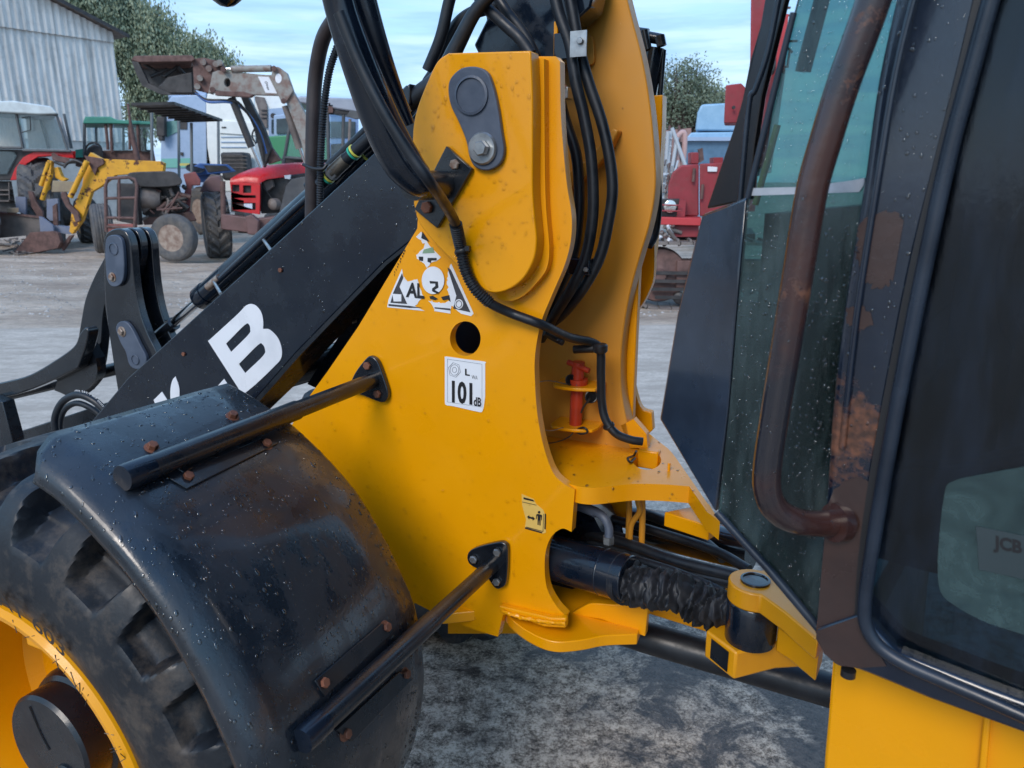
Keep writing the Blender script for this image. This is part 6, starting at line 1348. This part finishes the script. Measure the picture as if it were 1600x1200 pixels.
# loader boom
bm_ = plateY('loader_boom', [(325, 146, 1), (332, 113, 1), (340, 110, 1), (415, 117, 1), (425, 117, 1), (433, 146, 1), (437, 149, 1), (396, 148, 1), (340, 142, 1)], Y-2.0, .14, BLOAD, te, n=1, holes=[[(355+5*math.cos(a), 129+7*math.sin(a)) for a in np.linspace(0, 2*PI, 10, endpoint=False)]], bevel=.01)
pl('bore_back', [(346, 118), (364, 120), (364, 140), (346, 140)], Y-1.88, .02, BBLK, bm_)
pl('boom_bracket', [(425, 105), (434, 104), (448, 114), (456, 136), (458, 142), (447, 160), (440, 161), (432, 143), (424, 118)], Y-2.05, .10, BLOAD, te, bevel=.01)
pl('loader_boom', [(447, 160), (457, 142), (478, 180), (490, 235), (492, 275), (478, 262), (470, 220)], Y-2.0, .14, BLOAD, te, bevel=.01)
pl('boom_decal', [(403, 119.5), (420, 120), (433, 146), (415, 145)], Y-2.004, .004, WHT, te)
_q = [PY(421, 140, Y-2.01), PY(417.5, 126.5, Y-2.01), PY(413.5, 127.5, Y-2.01), PY(417, 141, Y-2.01)]
text_on('decal_print', 'Quicke', [_q[1], _q[0], _q[3], _q[2]], BBLK, te, .01)
plateY('round_decal', [(435+5*math.cos(a), 122.5+7.5*math.sin(a)) for a in np.linspace(0, 2*PI, 14, endpoint=False)], Y-2.055, .004, WHT, te)
bt('top_ram', [(362, 108, Y-2.0), (424, 107, Y-2.0)], .055, BLOAD, te, seg=14); bt('ram_rod', [(346, 108, Y-2.0), (364, 108, Y-2.0)], .03, BCHR, te)
for x, y in ((349, 108), (428, 107), (443, 158), (332, 140)): bt('pivot_pin', [(x, y, Y-2.12), (x, y, Y-1.8)], .045, BRST, te, seg=14)
pl('lower_rail', [(335, 142), (380, 143), (396, 148), (390, 152), (336, 149)], Y-2.1, .12, BRST, te, bevel=.01)
pl('hitch_plate', [(300, 92), (318, 90), (345, 96), (350, 108), (346, 125), (335, 138), (330, 147), (303, 140), (302, 120)], Y-1.9, .12, BRST, te, bevel=.01)
for x, y in ((317, 97), (326, 107), (312, 122), (337, 100), (308, 135), (343, 98)): bt('hitch_pin', [(x, y, Y-2.0), (x+1, y, Y-1.9)], .05, BLOAD, te, seg=12)
bk = pl('bucket', [(205, 93), (210, 87), (300, 86), (305, 92), (300, 96), (215, 97)], Y-2.0, 1.0, BRST, te, bevel=.01)
pl('bucket_back', [(206, 95), (301, 95), (303, 143), (306, 148), (252, 147), (225, 134), (213, 112)], Y-1.2, .08, BBLK, te)
pl('bucket_side', [(206, 95), (216, 97), (232, 130), (270, 148), (250, 147), (222, 134), (212, 114)], Y-2.0, .06, BBLK, te)
pl('bucket_side_plate', [(262, 120), (300, 112), (302, 146), (250, 146), (245, 138)], Y-1.9, .3, BBLK, te, bevel=.02)
for a, b_ in (((222, 98), (256, 120)), ((256, 120), (278, 104)), ((278, 104), (290, 118)), ((235, 120), (262, 108))): bt('bucket_rib', [(*a, Y-1.7), (*b_, Y-1.6)], .03, BBLK, te)
for a, b_ in (((362, 152), (393, 230)), ((446, 165), (468, 232))): bt('lift_ram', [(*a, Y-1.9), (*b_, Y-1.8)], .065, BGREY if a[0] > 400 else BBLK, te, seg=14)
for a, b_ in (((393, 228), (408, 262)), ((468, 230), (478, 258))): bt('ram_rod', [(*a, Y-1.8), (*b_, Y-1.7)], .03, BCHR, te)
pl('rear_arm', [(376, 152), (388, 152), (412, 200), (424, 232), (412, 262), (406, 240), (396, 200)], Y-1.2, .14, BBLK, te, bevel=.01)
pl('arm_foot', [(418, 222), (438, 250), (420, 256), (412, 252)], Y-1.1, .12, BRST, te)
tube('loader_hose', [PY(303, 142, Y-1.95), PY(320, 155, Y-1.95), PY(350, 157, Y-1.95), PY(372, 160, Y-1.95), PY(395, 190, Y-1.6), PY(410, 225, Y-1.5), PY(413, 255, Y-1.4)], .022, BBLK, te)
tube('loader_hose', [PY(306, 145, Y-1.95), PY(325, 159, Y-1.95), PY(360, 160, Y-1.95), PY(385, 175, Y-1.7), PY(405, 205, Y-1.5), PY(416, 240, Y-1.4)], .022, BBLU, te)
tube('loader_hose', [PY(398, 200, Y-1.7), PY(394, 212, Y-1.7), PY(400, 225, Y-1.7)], .014, BBLK, te)
# cab of that tractor
Yc = Y+.9
pl('cab_roof', [(462, 153), (470, 150), (560, 154), (566, 170), (560, 176), (466, 160)], Yc-.6, 1.6, bgmat('grey_roof', (.33, .36, .42), (.27, .30, .36), rough=(.3, .5)), te, bevel=.03)
for a, b_ in (((458, 165), (442, 262)), ((511, 155), (514, 270)), ((537, 175), (535, 262)), ((442, 246), (480, 249))): bt('cab_post', [(*a, Yc-.5), (*b_, Yc-.5)], .035, fr, te, seg=8)
bx('roof_bracket', 513, 161, 520, 176, Yc-.6, .2, BRST, te); bx('lintel', 512, 173, 545, 178, Yc-.55, .2, BBLK, te)
pl('windscreen', [(460, 170), (512, 172), (514, 250), (442, 246)], Yc-.48, .02, BGLS, te); pl('door_window', [(516, 178), (536, 180), (535, 255), (517, 255)], Yc-.48, .02, BGLS, te)
pl('side_mirror', [(541, 182), (547, 172), (565, 174), (568, 184), (555, 186)], Yc-.7, .1, fr, te, bevel=.01)
bt('mirror_arm', [(547, 186, Yc-.65), (545, 235, Yc-.65)], .03, BGREY, te)
pl('mudguard', [(517, 225), (575, 222), (590, 240), (590, 280), (517, 280)], Yc-.3, .8, BGREY, te, bevel=.03)
pl('firewall', [(440, 248), (590, 250), (590, 330), (440, 330)], Yc-.2, .5, BBLK, te)
bt('handrail', [(480, 245, Yc-.6), (482, 262, Yc-.6)], .02, BBLK, te)
# F: green machine further back
tg = thing('green_tractor', gx(470, 21), 'green tractor with pale cab seen through the red tractor windscreen', 'tractor')
pl('bonnet', [(418, 213), (470, 210), (512, 216), (515, 262), (420, 262)], 21, 1.6, BLGR, tg, bevel=.03)
pl('cab', [(428, 180), (470, 176), (474, 212), (428, 213)], 21.6, 1.2, BWBL, tg, bevel=.02)
pl('windscreen', [(432, 186), (466, 183), (469, 208), (432, 209)], 21.55, .04, BGLD, tg)
# G: blue-white lorry seen through cab
tl = thing('lorry', gx(520, 24), 'blue lorry front seen between the cab posts of the red tractor', 'lorry', 'lorries parked behind the tractors')
pl('cab_body', [(490, 184), (500, 178), (560, 180), (560, 270), (490, 270)], 24, 2, bgmat('mid_blue_paint', (.16, .26, .46), (.2, .3, .5)), tl, bevel=.03)
pl('window', [(495, 190), (555, 190), (555, 215), (495, 215)], 23.96, .04, BGLD, tl)
world_off()
